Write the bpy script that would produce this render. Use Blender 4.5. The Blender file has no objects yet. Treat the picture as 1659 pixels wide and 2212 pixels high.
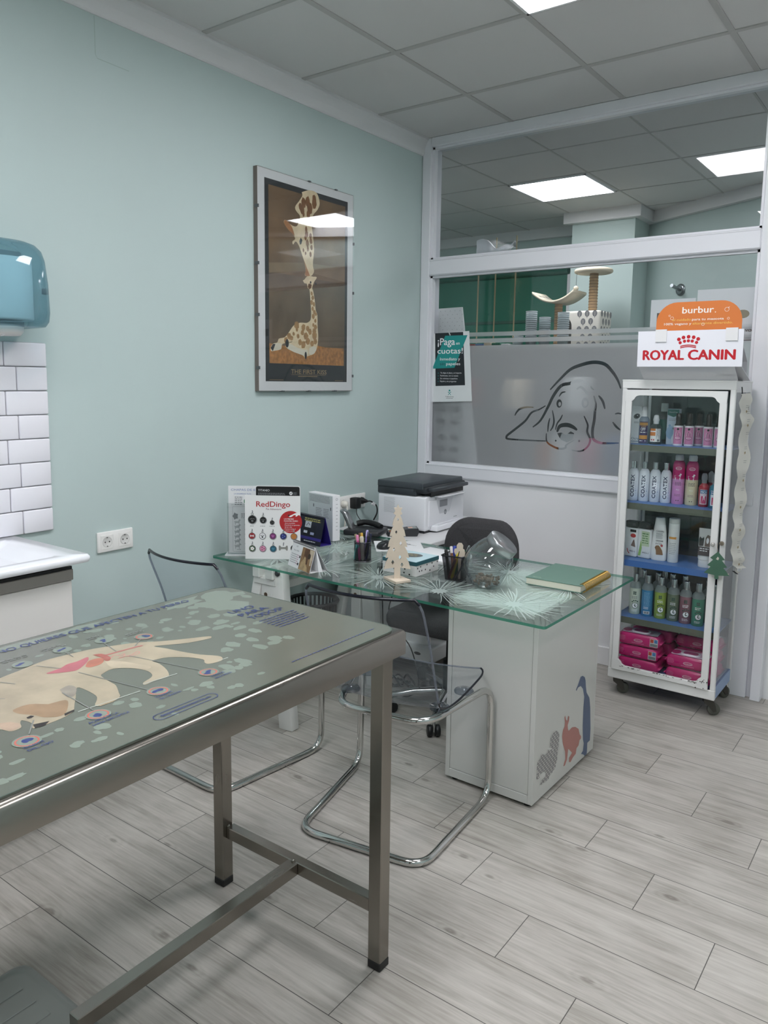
import bpy, bmesh, math, random
from math import pi, sin, cos, radians as RAD
from mathutils import Matrix, Vector
from mathutils.geometry import tessellate_polygon, delaunay_2d_cdt
random.seed(7)
SC = bpy.context.scene
COL = SC.collection

# ------------------------------------------------------------------ materials
def lin(h):
    h = h.lstrip('#')
    o = []
    for i in (0, 2, 4):
        c = int(h[i:i+2], 16)/255
        o.append(c/12.92 if c <= .04045 else ((c+.055)/1.055)**2.4)
    return (*o, 1)
MATS = {}
def newmat(name):
    m = bpy.data.materials.new(name); m.use_nodes = True
    nt = m.node_tree; nt.nodes.clear()
    return m, nt, nt.nodes.new('ShaderNodeOutputMaterial')
def P(h, rough=.5, metal=0, spec=.5, noise=0, nscale=8, bump=0, bscale=200, coat=0):
    """plain principled material with an optional mottled colour and bump"""
    key = (h, rough, metal, spec, noise, nscale, bump, bscale, coat)
    if key in MATS: return MATS[key]
    m, nt, out = newmat('surface_%s_%d' % (h.lstrip('#'), len(MATS)))
    b = nt.nodes.new('ShaderNodeBsdfPrincipled')
    nt.links.new(b.outputs[0], out.inputs[0])
    b.inputs['Base Color'].default_value = lin(h)
    b.inputs['Roughness'].default_value = rough
    b.inputs['Metallic'].default_value = metal
    b.inputs['Specular IOR Level'].default_value = spec
    b.inputs['Coat Weight'].default_value = coat
    if noise or bump:
        tc = nt.nodes.new('ShaderNodeTexCoord')
    if noise:
        n = nt.nodes.new('ShaderNodeTexNoise'); n.inputs['Scale'].default_value = nscale; n.inputs['Detail'].default_value = 5
        nt.links.new(tc.outputs['Object'], n.inputs['Vector'])
        r = nt.nodes.new('ShaderNodeMapRange'); r.inputs['To Min'].default_value = 1-noise; r.inputs['To Max'].default_value = 1+noise
        r.inputs['From Min'].default_value = .3; r.inputs['From Max'].default_value = .7
        nt.links.new(n.outputs['Fac'], r.inputs['Value'])
        mx = nt.nodes.new('ShaderNodeVectorMath'); mx.operation = 'SCALE'
        mx.inputs[0].default_value = lin(h)[:3]
        nt.links.new(r.outputs[0], mx.inputs['Scale'])
        nt.links.new(mx.outputs[0], b.inputs['Base Color'])
    if bump:
        n2 = nt.nodes.new('ShaderNodeTexNoise'); n2.inputs['Scale'].default_value = bscale; n2.inputs['Detail'].default_value = 3
        nt.links.new(tc.outputs['Object'], n2.inputs['Vector'])
        bp = nt.nodes.new('ShaderNodeBump'); bp.inputs['Strength'].default_value = bump; bp.inputs['Distance'].default_value = .002
        nt.links.new(n2.outputs['Fac'], bp.inputs['Height'])
        nt.links.new(bp.outputs[0], b.inputs['Normal'])
    MATS[key] = m
    return m
def GLASS(name, tint='ffffff', edge=None, rough=.0, ior=1.5, haze=0, hazecol='ffffff'):
    """thin clear sheet: straight-through tint with a fresnel reflection on each face"""
    if name in MATS: return MATS[name]
    m, nt, out = newmat(name)
    N, L = nt.nodes.new, nt.links.new
    g = N('ShaderNodeNewGeometry')
    mm = N('ShaderNodeMapRange'); mm.inputs['To Min'].default_value = ior; mm.inputs['To Max'].default_value = 1/ior
    L(g.outputs['Backfacing'], mm.inputs['Value'])
    fr = N('ShaderNodeFresnel'); L(mm.outputs[0], fr.inputs['IOR'])
    tr = N('ShaderNodeBsdfTransparent'); tr.inputs[0].default_value = lin(tint)
    if edge:
        lw = N('ShaderNodeLayerWeight'); lw.inputs['Blend'].default_value = .25
        mc = N('ShaderNodeMix'); mc.data_type = 'RGBA'
        mc.inputs['A'].default_value = lin(tint); mc.inputs['B'].default_value = lin(edge)
        L(lw.outputs['Facing'], mc.inputs['Factor']); L(mc.outputs['Result'], tr.inputs[0])
    gl = N('ShaderNodeBsdfGlossy'); gl.inputs['Roughness'].default_value = rough
    mx = N('ShaderNodeMixShader')
    L(fr.outputs[0], mx.inputs[0]); L(tr.outputs[0], mx.inputs[1]); L(gl.outputs[0], mx.inputs[2])
    last = mx
    if haze:
        d = N('ShaderNodeBsdfDiffuse'); d.inputs[0].default_value = lin(hazecol)
        t2 = N('ShaderNodeBsdfTranslucent'); t2.inputs[0].default_value = lin(hazecol)
        m1 = N('ShaderNodeMixShader'); m1.inputs[0].default_value = .5
        L(d.outputs[0], m1.inputs[1]); L(t2.outputs[0], m1.inputs[2])
        m2 = N('ShaderNodeMixShader'); m2.inputs[0].default_value = haze
        L(mx.outputs[0], m2.inputs[1]); L(m1.outputs[0], m2.inputs[2]); last = m2
    L(last.outputs[0], out.inputs[0])
    MATS[name] = m
    return m
def EMIT(name, col, st):
    if name in MATS: return MATS[name]
    m, nt, out = newmat(name)
    e = nt.nodes.new('ShaderNodeEmission'); e.inputs[0].default_value = lin(col); e.inputs[1].default_value = st
    nt.links.new(e.outputs[0], out.inputs[0]); MATS[name] = m
    return m
def frost_material():
    m, nt, out = newmat('frosted_film')
    N, L = nt.nodes.new, nt.links.new
    rf = N('ShaderNodeBsdfRefraction'); rf.inputs['Roughness'].default_value = .3; rf.inputs['IOR'].default_value = 1.14
    rf.inputs[0].default_value = lin('fafcfc')
    d = N('ShaderNodeBsdfDiffuse'); d.inputs[0].default_value = lin('d2d5d8')
    t = N('ShaderNodeBsdfTranslucent'); t.inputs[0].default_value = lin('f2f2f2')
    m1 = N('ShaderNodeMixShader'); m1.inputs[0].default_value = .45
    L(d.outputs[0], m1.inputs[1]); L(t.outputs[0], m1.inputs[2])
    m2 = N('ShaderNodeMixShader'); m2.inputs[0].default_value = .58
    tp = N('ShaderNodeBsdfTransparent'); m3 = N('ShaderNodeMixShader'); m3.inputs[0].default_value = .2
    L(rf.outputs[0], m2.inputs[1]); L(m1.outputs[0], m2.inputs[2])
    L(m2.outputs[0], m3.inputs[1]); L(tp.outputs[0], m3.inputs[2]); L(m3.outputs[0], out.inputs[0])
    return m
def floor_material():
    m, nt, out = newmat('grey_wood_planks')
    N, L = nt.nodes.new, nt.links.new
    def M(op, a, b=None, c=None):
        n = N('ShaderNodeMath'); n.operation = op
        for i, q in enumerate((a, b, c)):
            if q is None: continue
            if isinstance(q, (int, float)): n.inputs[i].default_value = q
            else: L(q, n.inputs[i])
        return n.outputs[0]
    tc = N('ShaderNodeTexCoord'); sp = N('ShaderNodeSeparateXYZ'); L(tc.outputs['Object'], sp.inputs[0])
    x, y = sp.outputs[0], sp.outputs[1]
    W, LN = .2035, .676
    yr = M('DIVIDE', M('SUBTRACT', y, 1.889), W)
    row = M('FLOOR', yr); fy = M('FRACT', yr)
    xr = M('DIVIDE', M('ADD', M('SUBTRACT', x, 1.55), M('MULTIPLY', row, .2253)), LN)
    cx = M('FLOOR', xr); fx = M('FRACT', xr)
    idv = N('ShaderNodeCombineXYZ'); L(cx, idv.inputs[0]); L(row, idv.inputs[1])
    wn = N('ShaderNodeTexWhiteNoise'); wn.noise_dimensions = '2D'; L(idv.outputs[0], wn.inputs['Vector'])
    rnd = wn.outputs['Value']
    # joints
    dy = M('MULTIPLY', M('MINIMUM', fy, M('SUBTRACT', 1, fy)), W)
    dx = M('MULTIPLY', M('MINIMUM', fx, M('SUBTRACT', 1, fx)), LN)
    jl = M('MINIMUM', dx, dy)
    jm = N('ShaderNodeMapRange'); jm.inputs['From Min'].default_value = .0006; jm.inputs['From Max'].default_value = .0016
    L(jl, jm.inputs['Value'])
    # grain
    gv = N('ShaderNodeCombineXYZ')
    L(M('ADD', M('MULTIPLY', x, 2.2), M('MULTIPLY', rnd, 37)), gv.inputs[0])
    L(M('ADD', M('MULTIPLY', y, 26), M('MULTIPLY', rnd, 91)), gv.inputs[1])
    n1 = N('ShaderNodeTexNoise'); n1.inputs['Scale'].default_value = 1; n1.inputs['Detail'].default_value = 6; n1.inputs['Roughness'].default_value = .65; n1.inputs['Distortion'].default_value = .8
    L(gv.outputs[0], n1.inputs['Vector'])
    gv2 = N('ShaderNodeCombineXYZ')
    L(M('ADD', M('MULTIPLY', x, 7), M('MULTIPLY', rnd, 11)), gv2.inputs[0])
    L(M('ADD', M('MULTIPLY', y, 120), M('MULTIPLY', rnd, 53)), gv2.inputs[1])
    n2 = N('ShaderNodeTexNoise'); n2.inputs['Scale'].default_value = 1; n2.inputs['Detail'].default_value = 4
    L(gv2.outputs[0], n2.inputs['Vector'])
    # knots: rare rings
    kv = N('ShaderNodeCombineXYZ')
    L(M('ADD', M('MULTIPLY', x, 1.5), M('MULTIPLY', rnd, 7)), kv.inputs[0]); L(M('ADD', M('MULTIPLY', y, 3.1), M('MULTIPLY', rnd, 3)), kv.inputs[1])
    vo = N('ShaderNodeTexVoronoi'); vo.voronoi_dimensions = '2D'; vo.inputs['Scale'].default_value = 1.0; L(kv.outputs[0], vo.inputs['Vector'])
    dist = M('ADD', vo.outputs['Distance'], M('MULTIPLY', n1.outputs['Fac'], .05))
    ring = M('MULTIPLY', M('SINE', M('MULTIPLY', dist, 130)), .5)
    kmask = N('ShaderNodeMapRange'); kmask.inputs['From Min'].default_value = .04; kmask.inputs['From Max'].default_value = .13; kmask.inputs['To Min'].default_value = 1; kmask.inputs['To Max'].default_value = 0
    L(dist, kmask.inputs['Value'])
    core = N('ShaderNodeMapRange'); core.inputs['From Min'].default_value = .05; core.inputs['From Max'].default_value = .075; core.inputs['To Min'].default_value = 1; core.inputs['To Max'].default_value = 0
    L(dist, core.inputs['Value'])
    n3 = N('ShaderNodeTexNoise'); n3.inputs['Scale'].default_value = 5; n3.inputs['Detail'].default_value = 3
    L(tc.outputs['Object'], n3.inputs['Vector'])
    fac = M('ADD', M('MULTIPLY', n1.outputs['Fac'], .62), M('MULTIPLY', n2.outputs['Fac'], .38))
    fac = M('ADD', fac, M('MULTIPLY', M('SUBTRACT', rnd, .5), .10))
    fac = M('ADD', fac, M('MULTIPLY', M('SUBTRACT', n3.outputs['Fac'], .5), .35))
    fac = M('ADD', fac, M('MULTIPLY', M('MULTIPLY', ring, kmask.outputs[0]), .16))
    fac = M('SUBTRACT', fac, M('MULTIPLY', core.outputs[0], .14))
    cr = N('ShaderNodeValToRGB'); L(fac, cr.inputs[0])
    e = cr.color_ramp.elements
    e[0].position = .22; e[0].color = lin('807b74'); e[1].position = .8; e[1].color = lin('cbc7c0')
    a = e.new(.38); a.color = lin('9c978f'); a = e.new(.52); a.color = lin('b0aba4')
    mj = N('ShaderNodeMix'); mj.data_type = 'RGBA'; mj.inputs['A'].default_value = lin('4a4845')
    L(jm.outputs[0], mj.inputs['Factor']); L(cr.outputs[0], mj.inputs['B'])
    b = N('ShaderNodeBsdfPrincipled'); L(mj.outputs['Result'], b.inputs['Base Color'])
    b.inputs['Roughness'].default_value = .42; b.inputs['Specular IOR Level'].default_value = .35
    bp = N('ShaderNodeBump'); bp.inputs['Strength'].default_value = .25; bp.inputs['Distance'].default_value = .001
    L(M('ADD', M('MULTIPLY', jm.outputs[0], 1.0), M('MULTIPLY', n2.outputs['Fac'], .25)), bp.inputs['Height'])
    L(bp.outputs[0], b.inputs['Normal']); L(b.outputs[0], out.inputs[0])
    return m
def brushed(h, rough, scale=(3, 300, 300)):
    key = ('brushed', h, rough, scale)
    if key in MATS: return MATS[key]
    m, nt, out = newmat('brushed_steel_%d' % len(MATS))
    N, L = nt.nodes.new, nt.links.new
    tc = N('ShaderNodeTexCoord'); mp = N('ShaderNodeMapping'); mp.inputs['Scale'].default_value = scale
    L(tc.outputs['Object'], mp.inputs[0])
    n = N('ShaderNodeTexNoise'); n.inputs['Scale'].default_value = 1; n.inputs['Detail'].default_value = 4; L(mp.outputs[0], n.inputs['Vector'])
    n2 = N('ShaderNodeTexNoise'); n2.inputs['Scale'].default_value = 7; n2.inputs['Detail'].default_value = 3; L(tc.outputs['Object'], n2.inputs['Vector'])
    ad = N('ShaderNodeMath'); ad.operation = 'MULTIPLY_ADD'; ad.inputs[1].default_value = .05; L(n.outputs['Fac'], ad.inputs[0])
    r2 = N('ShaderNodeMapRange'); r2.inputs['To Min'].default_value = rough-.1; r2.inputs['To Max'].default_value = rough+.08; L(n2.outputs['Fac'], r2.inputs['Value'])
    L(r2.outputs[0], ad.inputs[2])
    b = N('ShaderNodeBsdfPrincipled'); b.inputs['Metallic'].default_value = 1; b.inputs['Base Color'].default_value = lin(h)
    L(ad.outputs[0], b.inputs['Roughness']); L(b.outputs[0], out.inputs[0])
    MATS[key] = m
    return m

# ------------------------------------------------------------------ mesh builder
_TXT = {}
def text_geo(s, bold=0.0):
    key = (s, bold)
    if key in _TXT: return _TXT[key]
    cu = bpy.data.curves.new('t', 'FONT'); cu.body = s; cu.size = 1; cu.offset = bold; cu.resolution_u = 3
    ob = bpy.data.objects.new('t', cu); COL.objects.link(ob)
    dg = bpy.context.evaluated_depsgraph_get(); me = ob.evaluated_get(dg).to_mesh()
    V = [(v.co.x, v.co.y) for v in me.vertices]; F = [tuple(p.vertices) for p in me.polygons]
    ob.evaluated_get(dg).to_mesh_clear()
    bpy.data.objects.remove(ob); bpy.data.curves.remove(cu)
    xs = [v[0] for v in V] or [0, 1]; ys = [v[1] for v in V] or [0, 1]
    _TXT[key] = (V, F, min(xs), max(xs), min(ys), max(ys))
    return _TXT[key]
def fillet(pts, r, seg=6, closed=False):
    pts = [Vector(p) for p in pts]; n = len(pts); o = []
    for i, p in enumerate(pts):
        if not closed and i in (0, n-1): o.append(p); continue
        a = (pts[i-1]-p); b = (pts[(i+1) % n]-p)
        k = min(r, a.length*.49, b.length*.49)
        pa = p+a.normalized()*k; pb = p+b.normalized()*k
        for j in range(seg+1):
            t = j/seg; o.append(pa*(1-t)**2+p*2*t*(1-t)+pb*t*t)
    return o
def spline(pts, seg=6):
    pts = [Vector(p) for p in pts]; o = []
    n = len(pts)
    for i in range(n-1):
        p0 = pts[max(i-1, 0)]; p1 = pts[i]; p2 = pts[i+1]; p3 = pts[min(i+2, n-1)]
        for j in range(seg):
            t = j/seg
            o.append(.5*((2*p1)+(p2-p0)*t+(2*p0-5*p1+4*p2-p3)*t*t+(3*p1-p0-3*p2+p3)*t**3))
    o.append(pts[-1]); return o
def rrect(x0, y0, x1, y1, r, seg=5):
    o = []
    for cx, cy, a0 in ((x1-r, y0+r, -90), (x1-r, y1-r, 0), (x0+r, y1-r, 90), (x0+r, y0+r, 180)):
        for j in range(seg+1):
            a = RAD(a0+90*j/seg); o.append((cx+r*cos(a), cy+r*sin(a)))
    return o
class MB:
    def __init__(s):
        s.nd = 0; s.v = []; s.f = []; s.mi = []; s.sm = []; s.mats = []; s.X = Matrix()
        s.O = Vector(); s.U = Vector((1, 0, 0)); s.V = Vector((0, 1, 0)); s.N = Vector((0, 0, 1))
    def at(s, loc=(0, 0, 0), rx=0, ry=0, rz=0):
        s.X = Matrix.Translation(loc) @ Matrix.Rotation(RAD(rz), 4, 'Z') @ Matrix.Rotation(RAD(ry), 4, 'Y') @ Matrix.Rotation(RAD(rx), 4, 'X')
        return s
    def slot(s, m):
        if m not in s.mats: s.mats.append(m)
        return s.mats.index(m)
    def add(s, V, F, m, smooth=False):
        s.nd += 1; k = len(s.v); i = s.slot(m)
        s.v += [s.X @ Vector(p) for p in V]
        for f in F:
            s.f.append([k+j for j in f]); s.mi.append(i); s.sm.append(smooth)
        return s
    def box(s, x0, y0, z0, x1, y1, z1, m, bev=0, seg=2):
        if bev:
            bm = bmesh.new()
            bmesh.ops.create_cube(bm, size=1, matrix=Matrix.Translation(((x0+x1)/2, (y0+y1)/2, (z0+z1)/2)) @ Matrix.Diagonal((x1-x0, y1-y0, z1-z0, 1)))
            bmesh.ops.bevel(bm, geom=bm.edges[:], offset=bev, segments=seg, affect='EDGES', profile=.5)
            bm.verts.index_update()
            s.add([v.co.copy() for v in bm.verts], [[v.index for v in f.verts] for f in bm.faces], m, seg > 1)
            bm.free(); return s
        V = [(x, y, z) for z in (z0, z1) for y in (y0, y1) for x in (x0, x1)]
        return s.add(V, [(0, 2, 3, 1), (4, 5, 7, 6), (0, 1, 5, 4), (2, 6, 7, 3), (0, 4, 6, 2), (1, 3, 7, 5)], m)
    def prism(s, pts, z0, z1, m, axis='z', smooth=False):
        """extrude a 2D outline: axis z -> (x,y,z); y -> (x,z) outline along y; x -> (y,z) outline along x"""
        n = len(pts)
        f3 = {'z': lambda p, t: (p[0], p[1], t), 'y': lambda p, t: (p[0], t, p[1]), 'x': lambda p, t: (t, p[0], p[1])}[axis]
        V = [f3(p, z0) for p in pts]+[f3(p, z1) for p in pts]
        s.add(V, [list(range(n))[::-1], list(range(n, 2*n))], m)
        return s.add(V, [(i, (i+1) % n, n+(i+1) % n, n+i) for i in range(n)], m, smooth)
    def rings(s, R, m, cap0=True, cap1=True, smooth=True, closed=True):
        n = len(R[0]); V = [p for r in R for p in r]; F = []
        for i in range(len(R)-1):
            for j in range(n if closed else n-1):
                F.append((i*n+j, i*n+(j+1) % n, (i+1)*n+(j+1) % n, (i+1)*n+j))
        s.add(V, F, m, smooth)
        if cap0: s.add(R[0], [list(range(n))[::-1]], m)
        if cap1: s.add(R[-1], [list(range(n))], m)
        return s
    def lathe(s, prof, m, n=24, cap=True):
        R = [[(max(r, 1e-5)*cos(2*pi*j/n), max(r, 1e-5)*sin(2*pi*j/n), z) for j in range(n)] for r, z in prof]
        return s.rings(R, m, cap, cap)
    def tube(s, path, r, m, n=10, closed=False, cap=True, flat=None):
        pts = [Vector(p) for p in path]; R = []; k = len(pts)
        t0 = (pts[1]-pts[0]).normalized()
        up = Vector((0, 0, 1)) if abs(t0.z) < .9 else Vector((1, 0, 0))
        nr = (up-t0*up.dot(t0)).normalized()
        for i, p in enumerate(pts):
            if closed: t = (pts[(i+1) % k]-pts[i-1]).normalized()
            else: t = (pts[min(i+1, k-1)]-pts[max(i-1, 0)]).normalized()
            nr = (nr-t*nr.dot(t)).normalized(); b = t.cross(nr)
            rr = r(i/(k-1)) if callable(r) else r
            R.append([p+nr*cos(2*pi*j/n)*rr*(flat or 1)+b*sin(2*pi*j/n)*rr for j in range(n)])
        if closed: R.append(R[0])
        return s.rings(R, m, cap and not closed, cap and not closed)
    def rod(s, a, b, r, m, n=10): return s.tube([a, b], r, m, n)
    def bar(s, a, b, w, h, m, up=(0, 0, 1), bev=0):
        a = Vector(a); b = Vector(b); t = (b-a); L = t.length; t.normalize()
        u = Vector(up); u = (u-t*u.dot(t)).normalized(); q = u.cross(t)
        X0 = s.X
        s.X = X0 @ Matrix(((t.x, q.x, u.x, a.x), (t.y, q.y, u.y, a.y), (t.z, q.z, u.z, a.z), (0, 0, 0, 1)))
        s.box(0, -w/2, -h/2, L, w/2, h/2, m, bev); s.X = X0
        return s
    def ball(s, c, r, m, n=14):
        R = []
        for i in range(1, n//2):
            a = pi*i/(n//2); R.append([(c[0]+r*sin(a)*cos(2*pi*j/n), c[1]+r*sin(a)*sin(2*pi*j/n), c[2]-r*cos(a)) for j in range(n)])
        return s.rings(R, m)
    # ---- flat artwork printed on a face
    def face(s, O, U, V):
        s.__dict__.pop('pt', None); s.O = Vector(O); s.U = Vector(U).normalized(); s.V = Vector(V).normalized(); s.N = s.U.cross(s.V)
        return s
    def pt(s, p, lay): return s.O+s.U*p[0]+s.V*p[1]+s.N*(.00006+.00016*lay+2.5e-6*(s.nd % 50))
    def poly(s, pts, m, lay=1):
        tri = tessellate_polygon([[Vector((p[0], p[1], 0)) for p in pts]])
        return s.add([s.pt(p, lay) for p in pts], [list(t) for t in tri], m)
    def rect(s, x0, y0, x1, y1, m, lay=1):
        return s.add([s.pt(p, lay) for p in ((x0, y0), (x1, y0), (x1, y1), (x0, y1))], [(0, 1, 2, 3)], m)
    def disc(s, c, r, m, lay=1, n=20, ry=None, rot=0):
        ry = ry or r
        return s.add([s.pt((c[0]+r*cos(2*pi*j/n)*cos(rot)-ry*sin(2*pi*j/n)*sin(rot), c[1]+r*cos(2*pi*j/n)*sin(rot)+ry*sin(2*pi*j/n)*cos(rot)), lay) for j in range(n)], [list(range(n))], m)
    def ring(s, c, r, w, m, lay=1, n=24, ry=None):
        ry = ry or r
        V = []
        for k in (0, 1):
            for j in range(n): V.append(s.pt((c[0]+(r-w*k)*cos(2*pi*j/n), c[1]+(ry-w*k)*sin(2*pi*j/n)), lay))
        return s.add(V, [(j, (j+1) % n, n+(j+1) % n, n+j) for j in range(n)], m)
    def stroke(s, pts, w, m, lay=1, taper=False):
        return s.add(*stroke_geo(pts, w, taper, lambda p: s.pt(p, lay)), m)
    def text(s, t, x0, y0, h, m, lay=2, x1=None, align='l', bold=0.0, slant=0, rot=0):
        if bold > .012:                                  # heavy lettering: the outline laid down with a small spread
            w_ = bold*h/.73*.55
            for ox, oy in ((-w_, 0), (w_, 0), (0, w_*.6), (0, -w_*.6)): s.text(t, x0+ox, y0+oy, h, m, lay, None if x1 is None else x1+ox, align, .0, slant, rot)
            bold = .0
        V, F, a, b, c, d = text_geo(t, bold)
        k = h/.73; kx = k if x1 is None else (x1-x0)/max(b-a, 1e-6)
        off = {'l': 0, 'c': -(b-a)*kx/2, 'r': -(b-a)*kx}[align] if x1 is None else 0
        cr, sr = cos(RAD(rot)), sin(RAD(rot))
        o = []
        for v in V:
            px = off+(v[0]-a)*kx+slant*v[1]*k; py = v[1]*k
            o.append(s.pt((x0+px*cr-py*sr, y0+px*sr+py*cr), lay))
        return s.add(o, F, m)
    def lines(s, x0, y0, x1, n, dy, m, lay=2, h=None, ragged=.3):
        """rows too small to read: thin broken dashes"""
        h = h or dy*.42
        for i in range(n):
            x = x0; e = x1-(x1-x0)*ragged*random.random()*.6; hx = h*1.0
            while x < e:
                w = min(max(h*random.uniform(1.5, 4), (x1-x0)*.03), e-x)
                s.rect(x, y0-i*dy, x+w, y0-i*dy+h, m, lay); x += w+max(h*.7, (x1-x0)*.012)
        return s
    # ---- artwork wrapped round an upright cylinder of radius r (a = angle of the front)
    def wrap(s, r, a, z0):
        def f(p, lay): 
            q = a+p[0]/r; R = r+.0003*lay
            return (R*cos(q), R*sin(q), z0+p[1])
        s.pt = f
        return s
    def patch(s, x0, y0, x1, y1, m, lay=1, n=8):
        V = []
        for i in range(n+1):
            x = x0+(x1-x0)*i/n; V += [s.pt((x, y0), lay), s.pt((x, y1), lay)]
        return s.add(V, [(2*i, 2*i+2, 2*i+3, 2*i+1) for i in range(n)], m, True)
    def mesh(s, name):
        me = bpy.data.meshes.new(name)
        me.from_pydata([tuple(v) for v in s.v], [], s.f)
        for m in s.mats: me.materials.append(m)
        me.polygons.foreach_set('material_index', s.mi); me.polygons.foreach_set('use_smooth', s.sm)
        me.update()
        return me
def stroke_geo(pts, w, taper, conv, arc=None):
    p = [Vector((q[0], q[1])) for q in pts]; n = len(p); V = []; F = []
    for i in range(n):
        t = (p[min(i+1, n-1)]-p[max(i-1, 0)]).normalized(); q = Vector((-t.y, t.x))
        ww = w*(sin(pi*(.06+.88*i/(n-1)))**.6 if taper else 1)/2
        V += [conv(p[i]+q*ww), conv(p[i]-q*ww)]
    for i in range(n-1): F.append((2*i, 2*i+1, 2*i+3, 2*i+2))
    return V, F

# ------------------------------------------------------------------ objects
def tag(o, label=None, cat=None, group=None, kind=None):
    if label: o['label'] = label
    if cat: o['category'] = cat
    if group: o['group'] = group
    if kind: o['kind'] = kind
    return o
def thing(name, label, cat, loc=(0, 0, 0), rz=0, group=None):
    o = bpy.data.objects.new(name, None); COL.objects.link(o)
    o.location = loc; o.rotation_euler = (0, 0, RAD(rz)); o.empty_display_size = .05
    return tag(o, label, cat, group)
def part(name, mb, parent=None, label=None, loc=(0, 0, 0), rot=(0, 0, 0)):
    o = bpy.data.objects.new(name, mb.mesh(name)); COL.objects.link(o)
    o.parent = parent; o.location = loc; o.rotation_euler = [RAD(a) for a in rot]
    if label: o['label'] = label
    return o
def solo(name, mb, label, cat, loc=(0, 0, 0), rz=0, group=None):
    o = part(name, mb, None, None, loc, (0, 0, rz))
    return tag(o, label, cat, group)
def struct(name, mb, parent=None):
    o = part(name, mb, parent)
    if parent is None: o['kind'] = 'structure'
    return o
def copy_tree(src, loc, rz, label, group=None):
    c = src.copy(); COL.objects.link(c); c.location = loc; c.rotation_euler = (0, 0, RAD(rz)); c['label'] = label
    if group: c['group'] = group
    def kids(a, b):
        for ch in list(a.children):
            if ch.get('category'): continue
            d = ch.copy(); COL.objects.link(d); d.parent = b; kids(ch, d)
    kids(src, c)
    return c
def mm(k): return [(a/1000, b/1000) for a, b in ART[k]]
def soft(pts, n=3):
    q = spline([(p[0], p[1], 0) for p in list(pts)+[pts[0]]], n)
    return [(v.x, v.y) for v in q[:-1]]
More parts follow.
